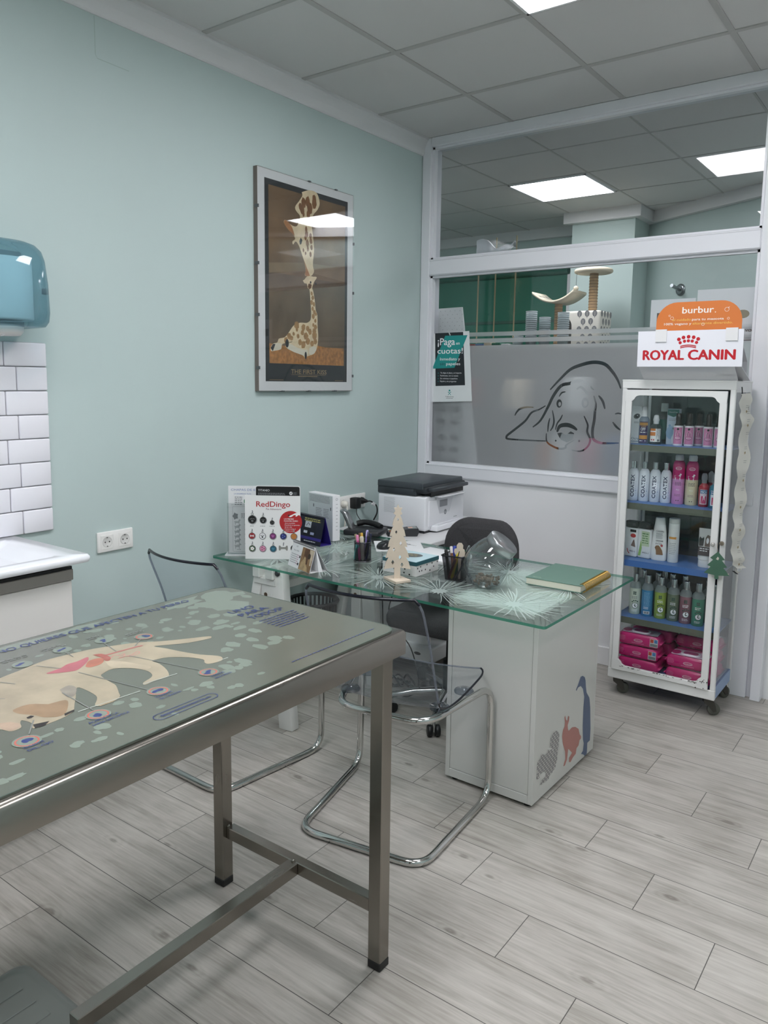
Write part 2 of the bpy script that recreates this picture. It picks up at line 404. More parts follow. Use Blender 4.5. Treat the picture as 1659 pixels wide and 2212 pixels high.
ART={
't_dog':[(1174,715),(1158,740),(1147,791),(1135,845),(1139,892),(1151,954),(1183,1024),(1201,1049),(1228,1080),(1258,1126),(1282,1165),(1292,1163),(1295,1153),(1281,1106),(1255,1067),(1240,1043),(1274,1052),(1314,1059),(1360,1072),(1396,1090),(1414,1087),(1424,1073),(1418,1046),(1404,1046),(1388,1056),(1354,1045),(1321,1019),(1312,995),(1312,984),(1338,983),(1376,971),(1405,954),(1409,942),(1406,916),(1408,894),(1396,899),(1386,925),(1371,938),(1345,942),(1312,931),(1287,907),(1293,881),(1303,869),(1343,862),(1367,858),(1402,840),(1418,831),(1428,810),(1426,784),(1416,780),(1399,795),(1380,806),(1341,810),(1318,806),(1357,779),(1379,763),(1401,748),(1409,742),(1419,720),(1422,688),(1419,661),(1398,670),(1374,666),(1383,658),(1400,650),(1401,633),(1384,627),(1355,622),(1259,661)],
't_head':[(1347,730),(1354,760),(1376,752),(1406,728),(1409,712),(1392,695),(1371,690),(1345,677),(1322,678),(1320,709)],
't_shade':[(1302,780),(1296,802),(1317,805),(1349,782),(1346,770),(1327,773)],
't_shade2':[(1234,923),(1258,941),(1303,955),(1337,962),(1341,944),(1310,932),(1289,913),(1272,910)],
't_eye':[(1370,676),(1368,685),(1375,688),(1379,681),(1376,675)],
't_mouth':[(1405,668),(1414,693),(1424,679),(1421,663)],
't_paw':[(1407,725),(1404,746),(1410,743),(1416,721)],
't_paw2':[(1417,781),(1420,803),(1419,828),(1419,830),(1429,809),(1428,783)],
't_ear':[(1356,637),(1365,650),(1382,657),(1397,651),(1400,634),(1384,627),(1365,630)],
't_lung':[(1204,811),(1201,844),(1192,863),(1193,885),(1187,913),(1201,907),(1218,889),(1236,861),(1233,844),(1212,812)],
't_stom':[(1233,879),(1209,903),(1214,929),(1233,922),(1245,905),(1244,883)],
't_liver':[(1184,928),(1193,944),(1225,943),(1241,930),(1235,924),(1213,930)],
't_int':[(1206,940),(1209,968),(1211,996),(1216,1031)],
't_int2':[(1229,940),(1221,957),(1234,962),(1230,975),(1246,960),(1243,952),(1247,978),(1240,1001),(1253,994),(1251,967)],
't_rings':[(1456,629),(1456,760),(1453,891),(1453,1014),(1169,1070)],
't_rr':[(1471,641),(1471,771),(1467,903),(1467,1025),(1183,1082)],
't_spots':[(1121,807),(1121,998),(1105,906)],
't_lead':[(1434,645),(1390,678),(1433,765),(1319,775),(1433,882),(1250,852),(1432,1011),(1248,973),(1177,1055),(1208,1017),(1139,987),(1204,972),(1123,902),(1162,896),(1151,820),(1205,842),(1179,730),(1210,743),(1256,689),(1263,695)],
't_ground':[(1418,745),(1426,870),(1402,894),(1410,970),(1419,1069),(1421,1096)],
't_title':[(1027,809),(1032,1313),(1010,818),(1019,1329)],
't_caps':[(1540,814),(1552,945),(1550,818),(1556,936),(1544,805)],
't_lab':[(1477,616),(1480,648),(1478,732),(1486,799),(1476,872),(1486,915),(1478,1001),(1485,1037),(1128,1048),(1133,1100),(1083,980),(1089,1017),(1073,874),(1080,928),(1073,785),(1079,845)],
't_uno':[(1187,1345),(1198,1403),(1249,1319),(1264,1423),(1299,1337),(1316,1441),(1338,1312),(1367,1436),(1544,1156),(1548,1445)],
't_blob_pts':[(1108,1266),(1169,1219),(1227,1195),(1224,1255),(1290,1253),(1195,1313),(1103,1326),(1376,1211),(1367,1161),(1380,1130),(1461,1101),(1459,1058),(1409,1249),(1430,1273),(1429,1228),(1425,1189),(1334,1260),(1171,1279),(1074,1294),(1251,1222),(1128,1370),(1103,1454),(1296,1306),(1334,1215)],
't_blob2':[(1058,1054),(1095,1083),(1113,1115),(1113,1162),(1145,1036),(1122,955),(1100,856),(1105,1193),(1102,1269),(1068,1307),(1132,1230),(1137,1330),(1227,1195),(1246,1218),(1197,1150),(1180,1172),(1202,1088),(1515,849),(1451,840),(1458,685),(1542,709),(1531,668),(1550,739),(1515,965),(1461,1059),(1127,775),(1005,893),(1452,929),(1502,937),(1383,1120)],
't_corners':[(1576,1481),(1004,1455),(1580,520),(964,842)],
'f_s0':[(805,1179),(696,1177),(576,1178),(563,1188),(571,1201),(614,1234),(676,1284),(713,1332),(759,1351),(796,1373)],
'f_s1':[(611,1312),(622,1332),(642,1351),(681,1361),(724,1362)],
'f_s2':[(724,1252),(769,1291),(812,1370),(839,1427),(882,1483),(932,1496),(975,1511),(1019,1502),(1067,1462)],
'f_s3':[(819,1460),(873,1517),(929,1569),(986,1593),(1056,1608),(1119,1598),(1162,1559),(1192,1517),(1211,1473)],
'f_s4':[(873,1424),(887,1445),(909,1451)],
'f_s5':[(972,1465),(991,1477),(1013,1464),(1036,1432)],
'f_s6':[(837,1350),(849,1294),(843,1259),(829,1236)],
'f_s7':[(859,1242),(868,1278),(886,1303),(897,1327)],
'f_s8':[(824,1306),(817,1272),(815,1229)],
'f_s9':[(807,1222),(813,1174),(859,1148),(897,1141),(923,1149),(926,1164),(970,1192)],
'f_s10':[(958,1139),(1008,1135),(1046,1160),(1060,1200),(1042,1240),(1043,1275),(1032,1301),(1019,1325)],
'f_s11':[(1068,1433),(1081,1391),(1079,1351),(1077,1303),(1070,1249),(1077,1205),(1112,1187),(1161,1187),(1216,1191)],
'f_s12':[(1094,1435),(1118,1406),(1132,1365)],
'f_s13':[(1177,1299),(1198,1275),(1220,1259)],
'f_s14':[(1187,1341),(1204,1345),(1220,1342)],
'f_s15':[(870,1232),(884,1264),(924,1273),(958,1264),(984,1248)],
'f_w':[10.6,9.2,14.1,14.8,7.1,11.3,7.8,7.1,7.1,9.2,9.2,12.7,10.6,9.2,6.4,18.4],
'f_nose':[(871,1225),(893,1230),(923,1219),(948,1239),(968,1230),(961,1195),(929,1178),(891,1192)],
'f_eyes':[(875,1387),(1022,1395),(864,1184),(998,1190)],
'f_rect':[(-10,1840),(1775,1684)],
'f_bands':[(433,1781),(434,1758),(434,1745),(435,1721),(436,1706)],
'p_out':[(28,1778),(305,1792),(339,1388),(37,1372)],
'p_blk':[(73,1782),(266,1785),(288,1478),(84,1470)],
'p_teal':[(144,1766),(296,1766),(213,1579),(49,1573)],
'p_txt':[(96,1707),(226,1724),(94,1658),(270,1660),(114,1620),(252,1594),(120,1545),(121,1499),(186,1435),(160,1405)],
's_squirrel':[(2576,228),(2597,211),(2601,187),(2594,148),(2592,116),(2581,87),(2554,73),(2536,77),(2522,70),(2523,62),(2482,65),(2447,67),(2459,81),(2494,82),(2498,93),(2478,109),(2460,110),(2438,114),(2444,99),(2427,99),(2419,106),(2420,121),(2428,130),(2416,143),(2421,165),(2446,174),(2449,187),(2486,168),(2508,178),(2536,171),(2520,189),(2522,213),(2539,227),(2557,233)],
's_rabbit':[(2647,262),(2657,241),(2667,233),(2675,251),(2686,244),(2685,227),(2674,214),(2678,198),(2685,187),(2717,190),(2749,180),(2782,160),(2798,130),(2813,119),(2811,109),(2797,108),(2791,89),(2770,84),(2767,63),(2742,60),(2717,48),(2702,55),(2702,72),(2729,82),(2690,113),(2687,99),(2684,74),(2666,56),(2651,58),(2655,69),(2667,81),(2660,114),(2637,152),(2626,186),(2631,209),(2646,220),(2647,236),(2640,256)],
's_duck':[(2798,371),(2820,359),(2830,343),(2836,317),(2847,287),(2879,255),(2893,210),(2907,116),(2907,66),(2880,65),(2881,40),(2880,18),(2858,18),(2846,29),(2819,42),(2838,48),(2843,77),(2832,99),(2823,155),(2821,235),(2824,278),(2806,316),(2783,334),(2757,336),(2744,327),(2737,333),(2755,347),(2769,364),(2778,373)],
'g_adult':[(2877,2384),(2935,2404),(2987,2399),(3007,2357),(2991,2323),(2959,2292),(2947,2254),(2955,2209),(2963,2164),(2966,2123),(2958,2070),(2960,2044),(2966,2027),(2952,2007),(2936,2001),(2908,1997),(2898,2004),(2904,2022),(2900,2047),(2888,2077),(2873,2105),(2857,2133),(2835,2150),(2816,2133),(2812,2147),(2831,2162),(2812,2182),(2782,2197),(2757,2218),(2754,2232),(2768,2237),(2790,2226),(2820,2218),(2842,2222),(2854,2239),(2865,2271),(2843,2287),(2831,2300),(2835,2315),(2858,2339),(2881,2368)],
'g_eye':[(2859,2154),(2869,2173),(2881,2162),(2873,2143),(2864,2139)],
'g_horn':[(2754,2232),(2768,2237),(2791,2226),(2812,2207),(2827,2174),(2812,2182),(2782,2197),(2757,2218)],
'g_spots':[(2889,2335),(2920,2346),(2935,2318),(2881,2303),(2967,2349),(2908,2217),(2912,2197),(2939,2191),(2904,2177),(2917,2152),(2943,2166),(2920,2127),(2947,2136),(2940,2104),(2904,2104),(2888,2117),(2967,2370),(2866,2316),(2924,2291),(2889,2285)],
'g_calf':[(2884,1974),(2896,1980),(2912,1995),(2936,2001),(2960,2000),(2976,2002),(2986,1998),(2968,1978),(2964,1972),(2952,1945),(2960,1930),(2972,1884),(2978,1842),(2991,1816),(2993,1758),(2998,1715),(2993,1672),(2985,1650),(2968,1628),(2944,1619),(2908,1610),(2896,1606),(2880,1617),(2825,1628),(2780,1642),(2761,1654),(2768,1670),(2799,1674),(2810,1680),(2780,1673),(2739,1663),(2731,1640),(2691,1631),(2665,1628),(2660,1642),(2676,1663),(2705,1670),(2717,1688),(2757,1697),(2788,1725),(2818,1755),(2865,1772),(2912,1774),(2940,1791),(2944,1829),(2940,1875),(2932,1935),(2920,1941),(2912,1961),(2896,1962)],
'g_legs':[(2660,1642),(2676,1662),(2709,1668),(2735,1666),(2731,1640),(2691,1631),(2665,1628)],
'g_legs2':[(2765,1654),(2772,1669),(2799,1666),(2841,1652),(2896,1642),(2912,1647),(2924,1632),(2908,1610),(2880,1617),(2825,1628),(2780,1642)],
'g_legs3':[(2932,1654),(2960,1663),(2981,1661),(2983,1645),(2968,1628),(2944,1619),(2928,1627)],
'g_cspots':[(2948,1918),(2956,1898),(2948,1876),(2964,1867),(2956,1845),(2968,1830),(2960,1809),(2980,1821),(2976,1789),(2960,1766),(2976,1757),(2841,1738),(2818,1716),(2803,1695),(2849,1707),(2888,1751),(2920,1748),(2936,1733),(2904,1710),(2864,1677),(2920,1685),(2968,1714),(2976,1688),(2952,1676),(2888,1668),(2841,1759),(2880,1725),(2968,1735),(2787,1704),(2765,1683)],
'g_straw':[(2650,1664),(2684,1661),(2750,1656),(3001,1667),(3051,1661),(3198,1662),(3199,1566),(2650,1573)],
'g_face':[(2924,1962),(2936,1965),(2948,1960),(2944,1944),(2932,1937),(2920,1947)],
'g_title':[(2800,1532),(3061,1528),(2802,1524),(3056,1521),(2852,1517),(3010,1515)],
}
# ------------------------------------------------------------------ the room
H = 2.888                      # ceiling height
YP = 3.94                      # room face of the glazed partition
WX = -.012                     # left wall
WALL = P('b9c9c7', .62, noise=.02, nscale=1.3, bump=.05, bscale=90)
WALLO = P('b5c6c2', .65, noise=.02, nscale=1.5)
WHITE = P('e6e6e8', .42, noise=.012, nscale=3)
WHT2 = P('e9e9ea', .35)
FRAME = P('e4e5ea', .3, noise=.01, nscale=5)
CEIL = P('d3d2d1', .9, noise=.015, nscale=2, bump=.08, bscale=300)
TEE = P('b9b8b6', .6)
BLACK = P('141516', .45)
CLEAR = GLASS('window_glass', 'f7f8f9')
b = MB().box(-2.5, -2.7, -.05, 4.5, 7.3, 0, floor_material())
struct('floor', b)
b = MB().box(-2.5, -2.7, H, 4.5, 7.3, H+.08, CEIL)
TX = [.559+.608*k for k in range(-1, 7)]; TY = [3.465-.596*k for k in range(0, 10)]
for x in TX:
    if x > .2: b.box(x-.0125, -2.6, H-.004, x+.0125, YP, H+.001, TEE)
for y in TY: b.box(.03, y-.0125, H-.0045, 4.4, y+.0125, H+.001, TEE)
for k in range(-5, 7):
    x = .505+.6*k; b.box(x-.006, 4.06, H-.003, x+.006, 7.2, H+.001, TEE)
for k in range(-1, 4):
    y = 5.145+.6*k; b.box(-2.4, y-.006, H-.003, 4.4, y+.006, H+.001, TEE)
struct('ceiling', b)
b = MB().box(WX-.1, -2.7, 0, WX, YP+.06, H, WALL)
b.face((WX, 0, 0), (0, 1, 0), (0, 0, 1))
LINE = P('a4b6b1', .7)
b.stroke([(1.797, 2.79), (1.797, 2.66), (1.805, 2.648), (1.94, 2.645)], .003, LINE, 1)     # painted-over cover plate
struct('wall_left', b)
struct('wall_right', MB().box(4.4, -2.7, 0, 4.5, 7.3, H, WALL))
struct('wall_back', MB().box(WX, -2.7, 0, 4.4, -2.6, H, WALL))
struct('wall_far', MB().box(-2.5, 6.8, 0, 4.5, 6.9, H, WALLO))
struct('wall_far_left', MB().box(-2.5, 3.95, 0, -2.4, 6.8, H, WALLO).box(-2.4, 4.0, 0, WX-.1, 4.06, H, WALLO))
b = MB().prism([(.44, 6.64), (4.4, 4.46), (4.4, 6.8), (.44, 6.8)], 0, H, WALLO)
struct('wall_oblique', b)
b = MB().box(-.085, 6.3, 0, .44, 6.8, H, WALLO)
struct('wall_pillar', b)
# crown mouldings
CR = [(0, 2.794), (.006, 2.794), (.012, 2.80), (.02, 2.835), (.032, 2.862), (.038, 2.872), (.044, 2.874), (.044, H), (0, H)]
CORN = P('dcdcdd', .5)
struct('trim_1', MB().prism([(WX+x, z) for x, z in CR], -2.6, YP, CORN, 'y'))
b = MB().box(-2.4, 6.74, 2.80, -.085, 6.8, H, CORN).box(-.14, 6.24, 2.80, .5, 6.3, H, CORN).box(.44, 6.3, 2.80, .5, 6.66, H, CORN)
b.prism([(.5, 6.55), (4.35, 4.43), (4.4, 4.5), (.5, 6.64)], 2.80, H, CORN)
struct('trim_2', b)
# ---- glazed partition
b = MB()
def member(x0, z0, x1, z1, bead=()):
    b.box(x0, YP, z0, x1, YP+.12, z1, FRAME, .004, 1)
member(WX+.002, 0, .05, H-.001)                       # left post
member(.05, 2.835, 1.84, H-.001)                     # head rail
member(.05, 2.112, 1.84, 2.205)                      # transom
member(.05, .93, 1.84, 1.006)                        # sill rail
member(1.84, 0, 1.918, H-.001)                        # right post
b.box(1.94, YP-.012, 0, 1.985, YP+.12, H-.002, FRAME, .003, 1)
b.box(1.915, YP+.03, 0, 1.945, YP+.1, H-.002, FRAME)
for z in (2.118, 2.196, .938, .998): b.box(.052, YP-.0015, z-.001, 1.838, YP+.003, z+.001, P('c3c4c9', .5))
for (x0, z0, x1, z1) in ((.05, 2.205, 1.84, 2.835), (.05, 1.006, 1.84, 2.112)):      # glazing beads
    for q in ((x0, z0, x0+.014, z1), (x1-.014, z0, x1, z1), (x0, z0, x1, z0+.012), (x0, z1-.012, x1, z1)):
        b.box(q[0], YP+.02, q[1], q[2], YP+.05, q[3], FRAME)
win = struct('window_1', b)
struct('upper_pane', MB().box(.05, YP+.06, 2.205, 1.84, YP+.066, 2.835, CLEAR), win)
struct('lower_pane', MB().box(.05, YP+.06, 1.006, 1.84, YP+.066, 2.112, CLEAR), win)
# frosted film with the hound drawing cut out of it
def film():
    V = []; Fc = []
    def addp(pts):
        k = len(V); V.extend(pts); Fc.append(list(range(k, k+len(pts))))
    def area(p): return sum(p[i][0]*p[(i+1) % len(p)][1]-p[(i+1) % len(p)][0]*p[i][1] for i in range(len(p)))
    addp([(.05, 1.006), (1.84, 1.006), (1.84, 1.706), (.05, 1.706)])
    addp([(.05, 1.721), (1.84, 1.721), (1.84, 1.745), (.05, 1.745)])
    addp([(.05, 1.758), (1.84, 1.758), (1.84, 1.781), (.05, 1.781)])
    holes = 3
    for i, w in enumerate(ART['f_w']):
        q = [Vector((a, c, 0)) for a, c in mm('f_s%d' % i)]
        sp_ = [(v.x, v.y) for v in spline(q, 4)]
        sv, sf = stroke_geo(sp_, w/1000*1.25, True, lambda p: (p.x, p.y))
        L = sv[0::2]; R = sv[1::2]; pts = L+R[::-1]
        if area(pts) < 0: pts = pts[::-1]
        for f in sf:
            qd = [sv[j] for j in f]
            if area(qd) < 0: qd = qd[::-1]
            addp(qd)
    p = mm('f_nose'); addp(p if area(p) > 0 else p[::-1])
    ey = mm('f_eyes')
    for c, rx, rz in ((ey[0], .016, .023), (ey[1], .02, .028), (ey[2], .005, .005), (ey[3], .006, .006)):
        addp([(c[0]+rx*cos(2*pi*j/16), c[1]+rz*sin(2*pi*j/16)) for j in range(16)])
    E_ = [(f[i], f[(i+1) % len(f)]) for f in Fc for i in range(len(f))]
    r = delaunay_2d_cdt([Vector(v) for v in V], E_, [], 0, 1e-6, False)
    vo, fo = r[0], r[2]
    PG = [[V[j] for j in f] for f in Fc]; BB = [(min(p[0] for p in g), max(p[0] for p in g), min(p[1] for p in g), max(p[1] for p in g)) for g in PG]
    def inside(g, x, y):
        o = False; j = len(g)-1
        for i in range(len(g)):
            if (g[i][1] > y) != (g[j][1] > y) and x < (g[j][0]-g[i][0])*(y-g[i][1])/(g[j][1]-g[i][1])+g[i][0]: o = not o
            j = i
        return o
    keep = []
    for f in fo:
        x = sum(vo[i].x for i in f)/len(f); y = sum(vo[i].y for i in f)/len(f)
        hit = [k for k, bb in enumerate(BB) if bb[0] <= x <= bb[1] and bb[2] <= y <= bb[3] and inside(PG[k], x, y)]
        if any(k < holes for k in hit) and not any(k >= holes for k in hit): keep.append(f)
    # inside the eyes a pupil of film
    m = MB(); FR = frost_material()
    m.add([(v.x, YP+.057, v.y) for v in vo], keep, FR)
    for c, rx, rz in ((ey[0], .008, .012), (ey[1], .010, .014)):
        m.face((0, YP+.0575, 0), (1, 0, 0), (0, 0, 1)); m.disc((c[0]+.003, c[1]-.003), rx, FR, 0, 14, rz)
    return m
struct('frosted_film', film(), win)
# lower panels, skirting and the sliding door behind the vitrine
b = MB().box(.05, YP+.02, .0, 1.35, YP+.08, .93, WHITE).box(1.35, YP+.02, 0, 1.39, YP+.08, .93, WHITE)
b.box(1.918, YP+.05, 0, 4.4, YP+.12, H, WHITE)
struct('wall_front', b)
struct('baseboard_front', MB().box(.05, YP+.004, 0, 1.36, YP+.02, .10, WHT2, .003, 1))
struct('baseboard_left', MB().box(WX, 1.6, 0, WX+.014, YP, .09, WHT2, .003, 1))
DARK = P('2c3334', .12, noise=.1, nscale=3)
b = MB().box(1.392, YP-.008, .285, 1.838, YP+.004, 1.50, DARK)
b.box(1.392, YP-.012, .02, 1.838, YP+.002, .285, WHT2, .003, 1).box(1.348, YP-.006, .0, 1.392, YP+.006, .93, WHT2)
b.box(1.84, YP-.012, .94, 1.89, YP-.002, 1.0, FRAME)
struct('door_1', b)

# ---- ceiling lights
LAMP = EMIT('led_panel', 'fbfbff', 14)
LAMPO = EMIT('led_panel_far', 'fbfbff', 9.5)
def light(x0, y0, x1, y1, mat, lab):
    t = thing('ceiling_light', lab, 'ceiling light', ((x0+x1)/2, (y0+y1)/2, H), 0, 'square ceiling panels')
    w, d = (x1-x0)/2, (y1-y0)/2
    f = MB()
    for q in ((-w, -d, w, -d+.012), (-w, d-.012, w, d), (-w, -d, -w+.012, d), (w-.012, -d, w, d)): f.box(q[0], q[1], -.012, q[2], q[3], 0, WHT2)
    part('frame', f, t); part('diffuser', MB().box(-w+.012, -d+.012, -.008, w-.012, d-.012, -.001, mat), t, 'glowing white diffuser')
light(1.18, 2.30, 1.762, 2.862, LAMP, 'square glowing panel in the ceiling above the glass desk, cut by the top edge')
light(1.18, .508, 1.762, 1.07, LAMP, 'square glowing panel above the examination table, seen only as a reflection')
light(3.0, 1.10, 3.585, 1.66, LAMP, 'added fill light panel in the ceiling outside the frame on the entrance side')  # unseen panel, added for lower-angle light into the cabinet
light(1.18, -1.282, 1.762, -.72, LAMP, 'added fill light panel in the ceiling behind the viewpoint on the table side')  # added out of view to fill the room from behind
light(3.0, -.69, 3.585, -.13, LAMP, 'added fill light panel in the ceiling behind the viewpoint on the entrance side')  # another unseen panel, added for more even fill light
light(2.92, 5.155, 3.5, 5.735, LAMPO, 'added fill light panel at the entrance side of the room behind the glass')  # unseen, added to brighten the room behind the glass
light(-.09, 5.155, .485, 5.735, LAMPO, 'square glowing panel in the room behind the glass, left of the pillar')
light(1.72, 5.155, 2.30, 5.735, LAMPO, 'square glowing panel in the room behind the glass, mirrored in the giraffe poster')
light(-1.9, 4.56, -1.31, 5.13, LAMPO, 'added fill light panel at the hidden side of the room behind the glass')  # added out of sight as extra light for the far room

# ---- tiled splashback
TILE = P('e9e8ee', .16, noise=.01, nscale=6)
b = MB().box(WX, .7, .94, WX+.004, 1.546, 1.614, P('b9b8ba', .8))
hc = .674/8
for i in range(8):
    z1 = 1.614-i*hc; e = 1.55; w0 = .156 if i % 2 == 0 else .114
    y = e
    while y > .72:
        y0 = max(y-w0, .7); b.box(WX+.002, y0+.0015, z1-hc+.0015, WX+.014, y-.0015, z1-.0015, TILE, .004, 2); y = y0; w0 = .156
struct('wall_left_tiles', b)
# ------------------------------------------------------------------ washbasin corner
CER = P('eef0f4', .12)
t = thing('washbasin_vanity', 'white ceramic washbasin on a pale cabinet beneath the white tiles', 'washbasin', (WX+.0003, .95, 0))
b = MB()
X1 = .464; Y0, Y1 = -.45, .458
def slab_ring(x0, y0, x1, y1, r, z): return [(x, y, z) for x, y in rrect(x0, y0, x1, y1, r, 5)]
b.rings([slab_ring(.004, Y0+.005, X1-.005, Y1-.005, .012, .915), slab_ring(.0, Y0, X1, Y1, .016, .922), slab_ring(.0, Y0, X1, Y1, .016, .933), slab_ring(.006, Y0+.006, X1-.006, Y1-.006, .012, .940),
         slab_ring(.10, Y0+.08, X1-.055, Y1-.085, .02, .940), slab_ring(.105, Y0+.09, X1-.062, Y1-.10, .02, .934), slab_ring(.14, Y0+.2, X1-.10, Y1-.24, .03, .886)], CER)
part('basin', b, t)
CAB = P('dcd9d5', .4, noise=.01, nscale=2)
b = MB().box(0, -.42, .30, .397, .415, .880, CAB).box(.37, -.40, .88, .39, .40, .915, BLACK).box(.0, -.41, .88, .37, -.395, .915, BLACK).box(.0, .395, .88, .37, .41, .915, BLACK)  # black strips paint in the shade of the gap under the basin
part('cabinet_body', b, t)
b = MB().box(.398, -.42, .30, .415, .415, .855, CAB, .002, 1)
dr = part('drawer_front', b, t)
b = MB().box(.396, -.42, .857, .421, .418, .892, P('9b9792', .4, .6), .002, 1).box(.39, -.42, .892, .414, .418, .900, BLACK)  # black strip above the rail continues the painted dark gap
part('handle_profile', b, t, 'grey metal grip rail')
# paper towel dispenser
BLUE = GLASS('blue_plastic', 'd0e6ec', 'a3c2cd', .03, 1.5, .18, '9cbfcc')
t = thing('paper_towel_dispenser', 'translucent blue centre-feed paper dispenser hung above the white tiles', 'dispenser', (WX, 1.34, 1.655))
def dsec(hw, dep, z, n=28, e=3.2):
    o = []
    for j in range(n+1):
        a = -pi/2+pi*j/n
        c, s_ = cos(a), sin(a)
        o.append((dep*abs(c)**(2/e), hw*math.copysign(abs(s_)**(2/e), s_), z))
    return o
b = MB()
R = [dsec(.11, .18, 0), dsec(.142, .222, .004), dsec(.152, .232, .02), dsec(.155, .236, .05), dsec(.154, .232, .14), dsec(.149, .222, .215), dsec(.143, .210, .245), dsec(.13, .19, .264), dsec(.11, .165, .274), dsec(.07, .12, .279)]
b.rings(R, BLUE, True, True, True, False)
part('cover', b, t, 'translucent blue cover')
part('back_plate', MB().box(0, -.135, .01, .008, .135, .262, P('7f8d92', .5)), t)
part('paper_roll', MB().at((.112, 0, .022)).lathe([(.03, 0), (.095, 0), (.098, .004), (.098, .19), (.095, .194), (.03, .194)], P('e3eef1', .9, noise=.02)), t, 'white paper roll')
b = MB().at((.125, -.002, -.028)).lathe([(.05, .034), (.062, .028), (.06, .012), (.05, 0), (.042, .002), (.036, .02), (.0, .022)], P('dcd9d6', .4), 24, False)
part('outlet_nozzle', b, t, 'white round outlet')
b = MB().at((.125, -.002, -.03)).prism([(-.018, 0), (.016, .006), (.004, .03), (-.012, .032)], -.003, .003, P('f2f0ee', .9), 'y')
part('paper_end', b, t)
b = MB().box(.09, .155, .118, .10, .178, .138, P('8b8a88', .35, .7), .003).box(.088, .176, .12, .096, .181, .136, P('c6c5c3', .3, .7), .001, 1)
part('key', b, t, 'small grey key')
# sockets
SOCK = P('ecebe8', .35)
def socket_plate(n):
    b = MB().box(0, 0, 0, .010, .08*n, .08, SOCK, .003)
    for i in range(n): b.box(.009, .08*i+.012, .012, .0115, .08*i+.068, .068, SOCK, .002, 1)
    return b
def socket_hole(y):
    b = MB().at((.0118, y, .04), ry=90).lathe([(.021, .0006), (.0195, .001), (.018, 0), (0, .0002)], P('d8d7d4', .4), 24, False)
    b.at().face((.0125, y, .04), (0, 1, 0), (0, 0, 1)); b.disc((-.0095, 0), .0028, BLACK); b.disc((.0095, 0), .0028, BLACK)
    b.ring((0, 0), .0205, .0012, P('b9b8b5', .5)); b.rect(-.003, -.0195, .003, -.015, P('8a8986', .3, .8)); b.rect(-.003, .015, .003, .0195, P('8a8986', .3, .8))
    return b
t = thing('double_wall_socket', 'white double wall socket with empty outlets beside the washbasin', 'socket', (WX, 1.729, .820))
part('plate', socket_plate(2), t)
for y in (.04, .12): part('outlet', socket_hole(y), t)
t = thing('triple_wall_socket', 'white triple wall socket with three plugs in it left of the printer', 'socket', (WX, 3.178, .797))
part('plate', socket_plate(3), t)
for y in (.04, .12, .20): part('outlet', socket_hole(y), t)
CREAM = P('ded9cf', .45)
t = thing('white_plug', 'cream mains plug and flex in the first outlet of the triple socket', 'plug', (WX+.012, 3.218, .837))
part('plug_body', MB().at((0, 0, 0), ry=90).lathe([(.018, 0), (.019, .012), (.016, .024), (.006, .03)], CREAM, 18), t)
part('flex', MB().tube(spline([(.026, 0, -.004), (.03, 0, -.03), (.022, -.004, -.07), (.016, -.005, -.14), (.018, 0, -.25)]), .0042, CREAM, 8), t)
t = thing('power_adapter', 'square black power adapter in the middle outlet of the triple socket', 'power adapter', (WX+.012, 3.298, .835))
part('adapter_body', MB().box(0, -.023, -.03, .045, .023, .03, BLACK, .006), t)
part('flex', MB().tube(spline([(.03, 0, -.03), (.032, 0, -.06), (.05, .02, -.10), (.07, .05, -.113)]), .0022, BLACK, 6), t)
t = thing('black_plug', 'black mains plug with a looping flex in the last outlet of the triple socket', 'plug', (WX+.012, 3.378, .837))
part('plug_body', MB().at((0, 0, 0), ry=90).lathe([(.019, 0), (.019, .01), (.013, .022), (.009, .036), (.005, .046)], BLACK, 18), t)
part('flex', MB().tube(spline([(.044, 0, 0), (.052, .02, -.002), (.054, .066, -.03), (.05, .08, -.072), (.045, .055, -.113)]), .004, BLACK, 8), t)
t_ = MB().at((.054, .04, -.016), rz=90, ry=25).box(-.012, -.006, -.01, .012, .006, .006, WHT2)
part('cable_label', t_, t, 'small white cable tag')

# ------------------------------------------------------------------ giraffe poster
t = thing('framed_poster', 'tall framed giraffe poster with black border hung on the pale green wall', 'poster', (0, 0, 0))
BOARD = P('d9d9da', .55, noise=.02, nscale=4)
xf = .016
part('backing_board', MB().box(WX+.0003, 2.583, 1.442, xf-.004, 3.272, 2.443, P('77706a', .7)).box(xf-.0045, 2.585, 1.444, xf-.0035, 3.27, 2.441, BOARD), t, 'pale mount board')
b = MB().face((xf-.0034, 0, 0), (0, 1, 0), (0, 0, 1))
INK = P('1b1d22', .5); BRN = P('71583f', .7, noise=.28, nscale=5); BRN2 = P('63513f', .7, noise=.25, nscale=7)
STRAW = P('a36f3a', .8, noise=.35, nscale=60); COAT = P('d9c5a2', .8, noise=.12, nscale=25); SPOT = P('7d5535', .8, noise=.2, nscale=40); TAN = P('a5724b', .8, noise=.15, nscale=30)
b.rect(2.628, 1.488, 3.226, 2.402, INK, 0)
b.rect(2.653, 1.572, 3.206, 2.376, BRN, 1)
b.rect(2.653, 1.66, 3.206, 1.99, BRN2, 2)
b.poly([(2.653, 1.985), (2.9, 2.02), (3.206, 2.0), (3.206, 2.07), (2.9, 2.06), (2.653, 2.03)], P('7d6850', .7, noise=.2, nscale=6), 3)
s_ = mm('g_straw'); b.poly([(min(max(p[0], 2.653), 3.206), max(p[1], 1.572)) for p in s_], STRAW, 3)
GX = lambda y: y                                                   # poster coordinates are wall metres
b.poly(soft(mm('g_adult')), COAT, 4); b.poly(soft(mm('g_horn')), TAN, 5)
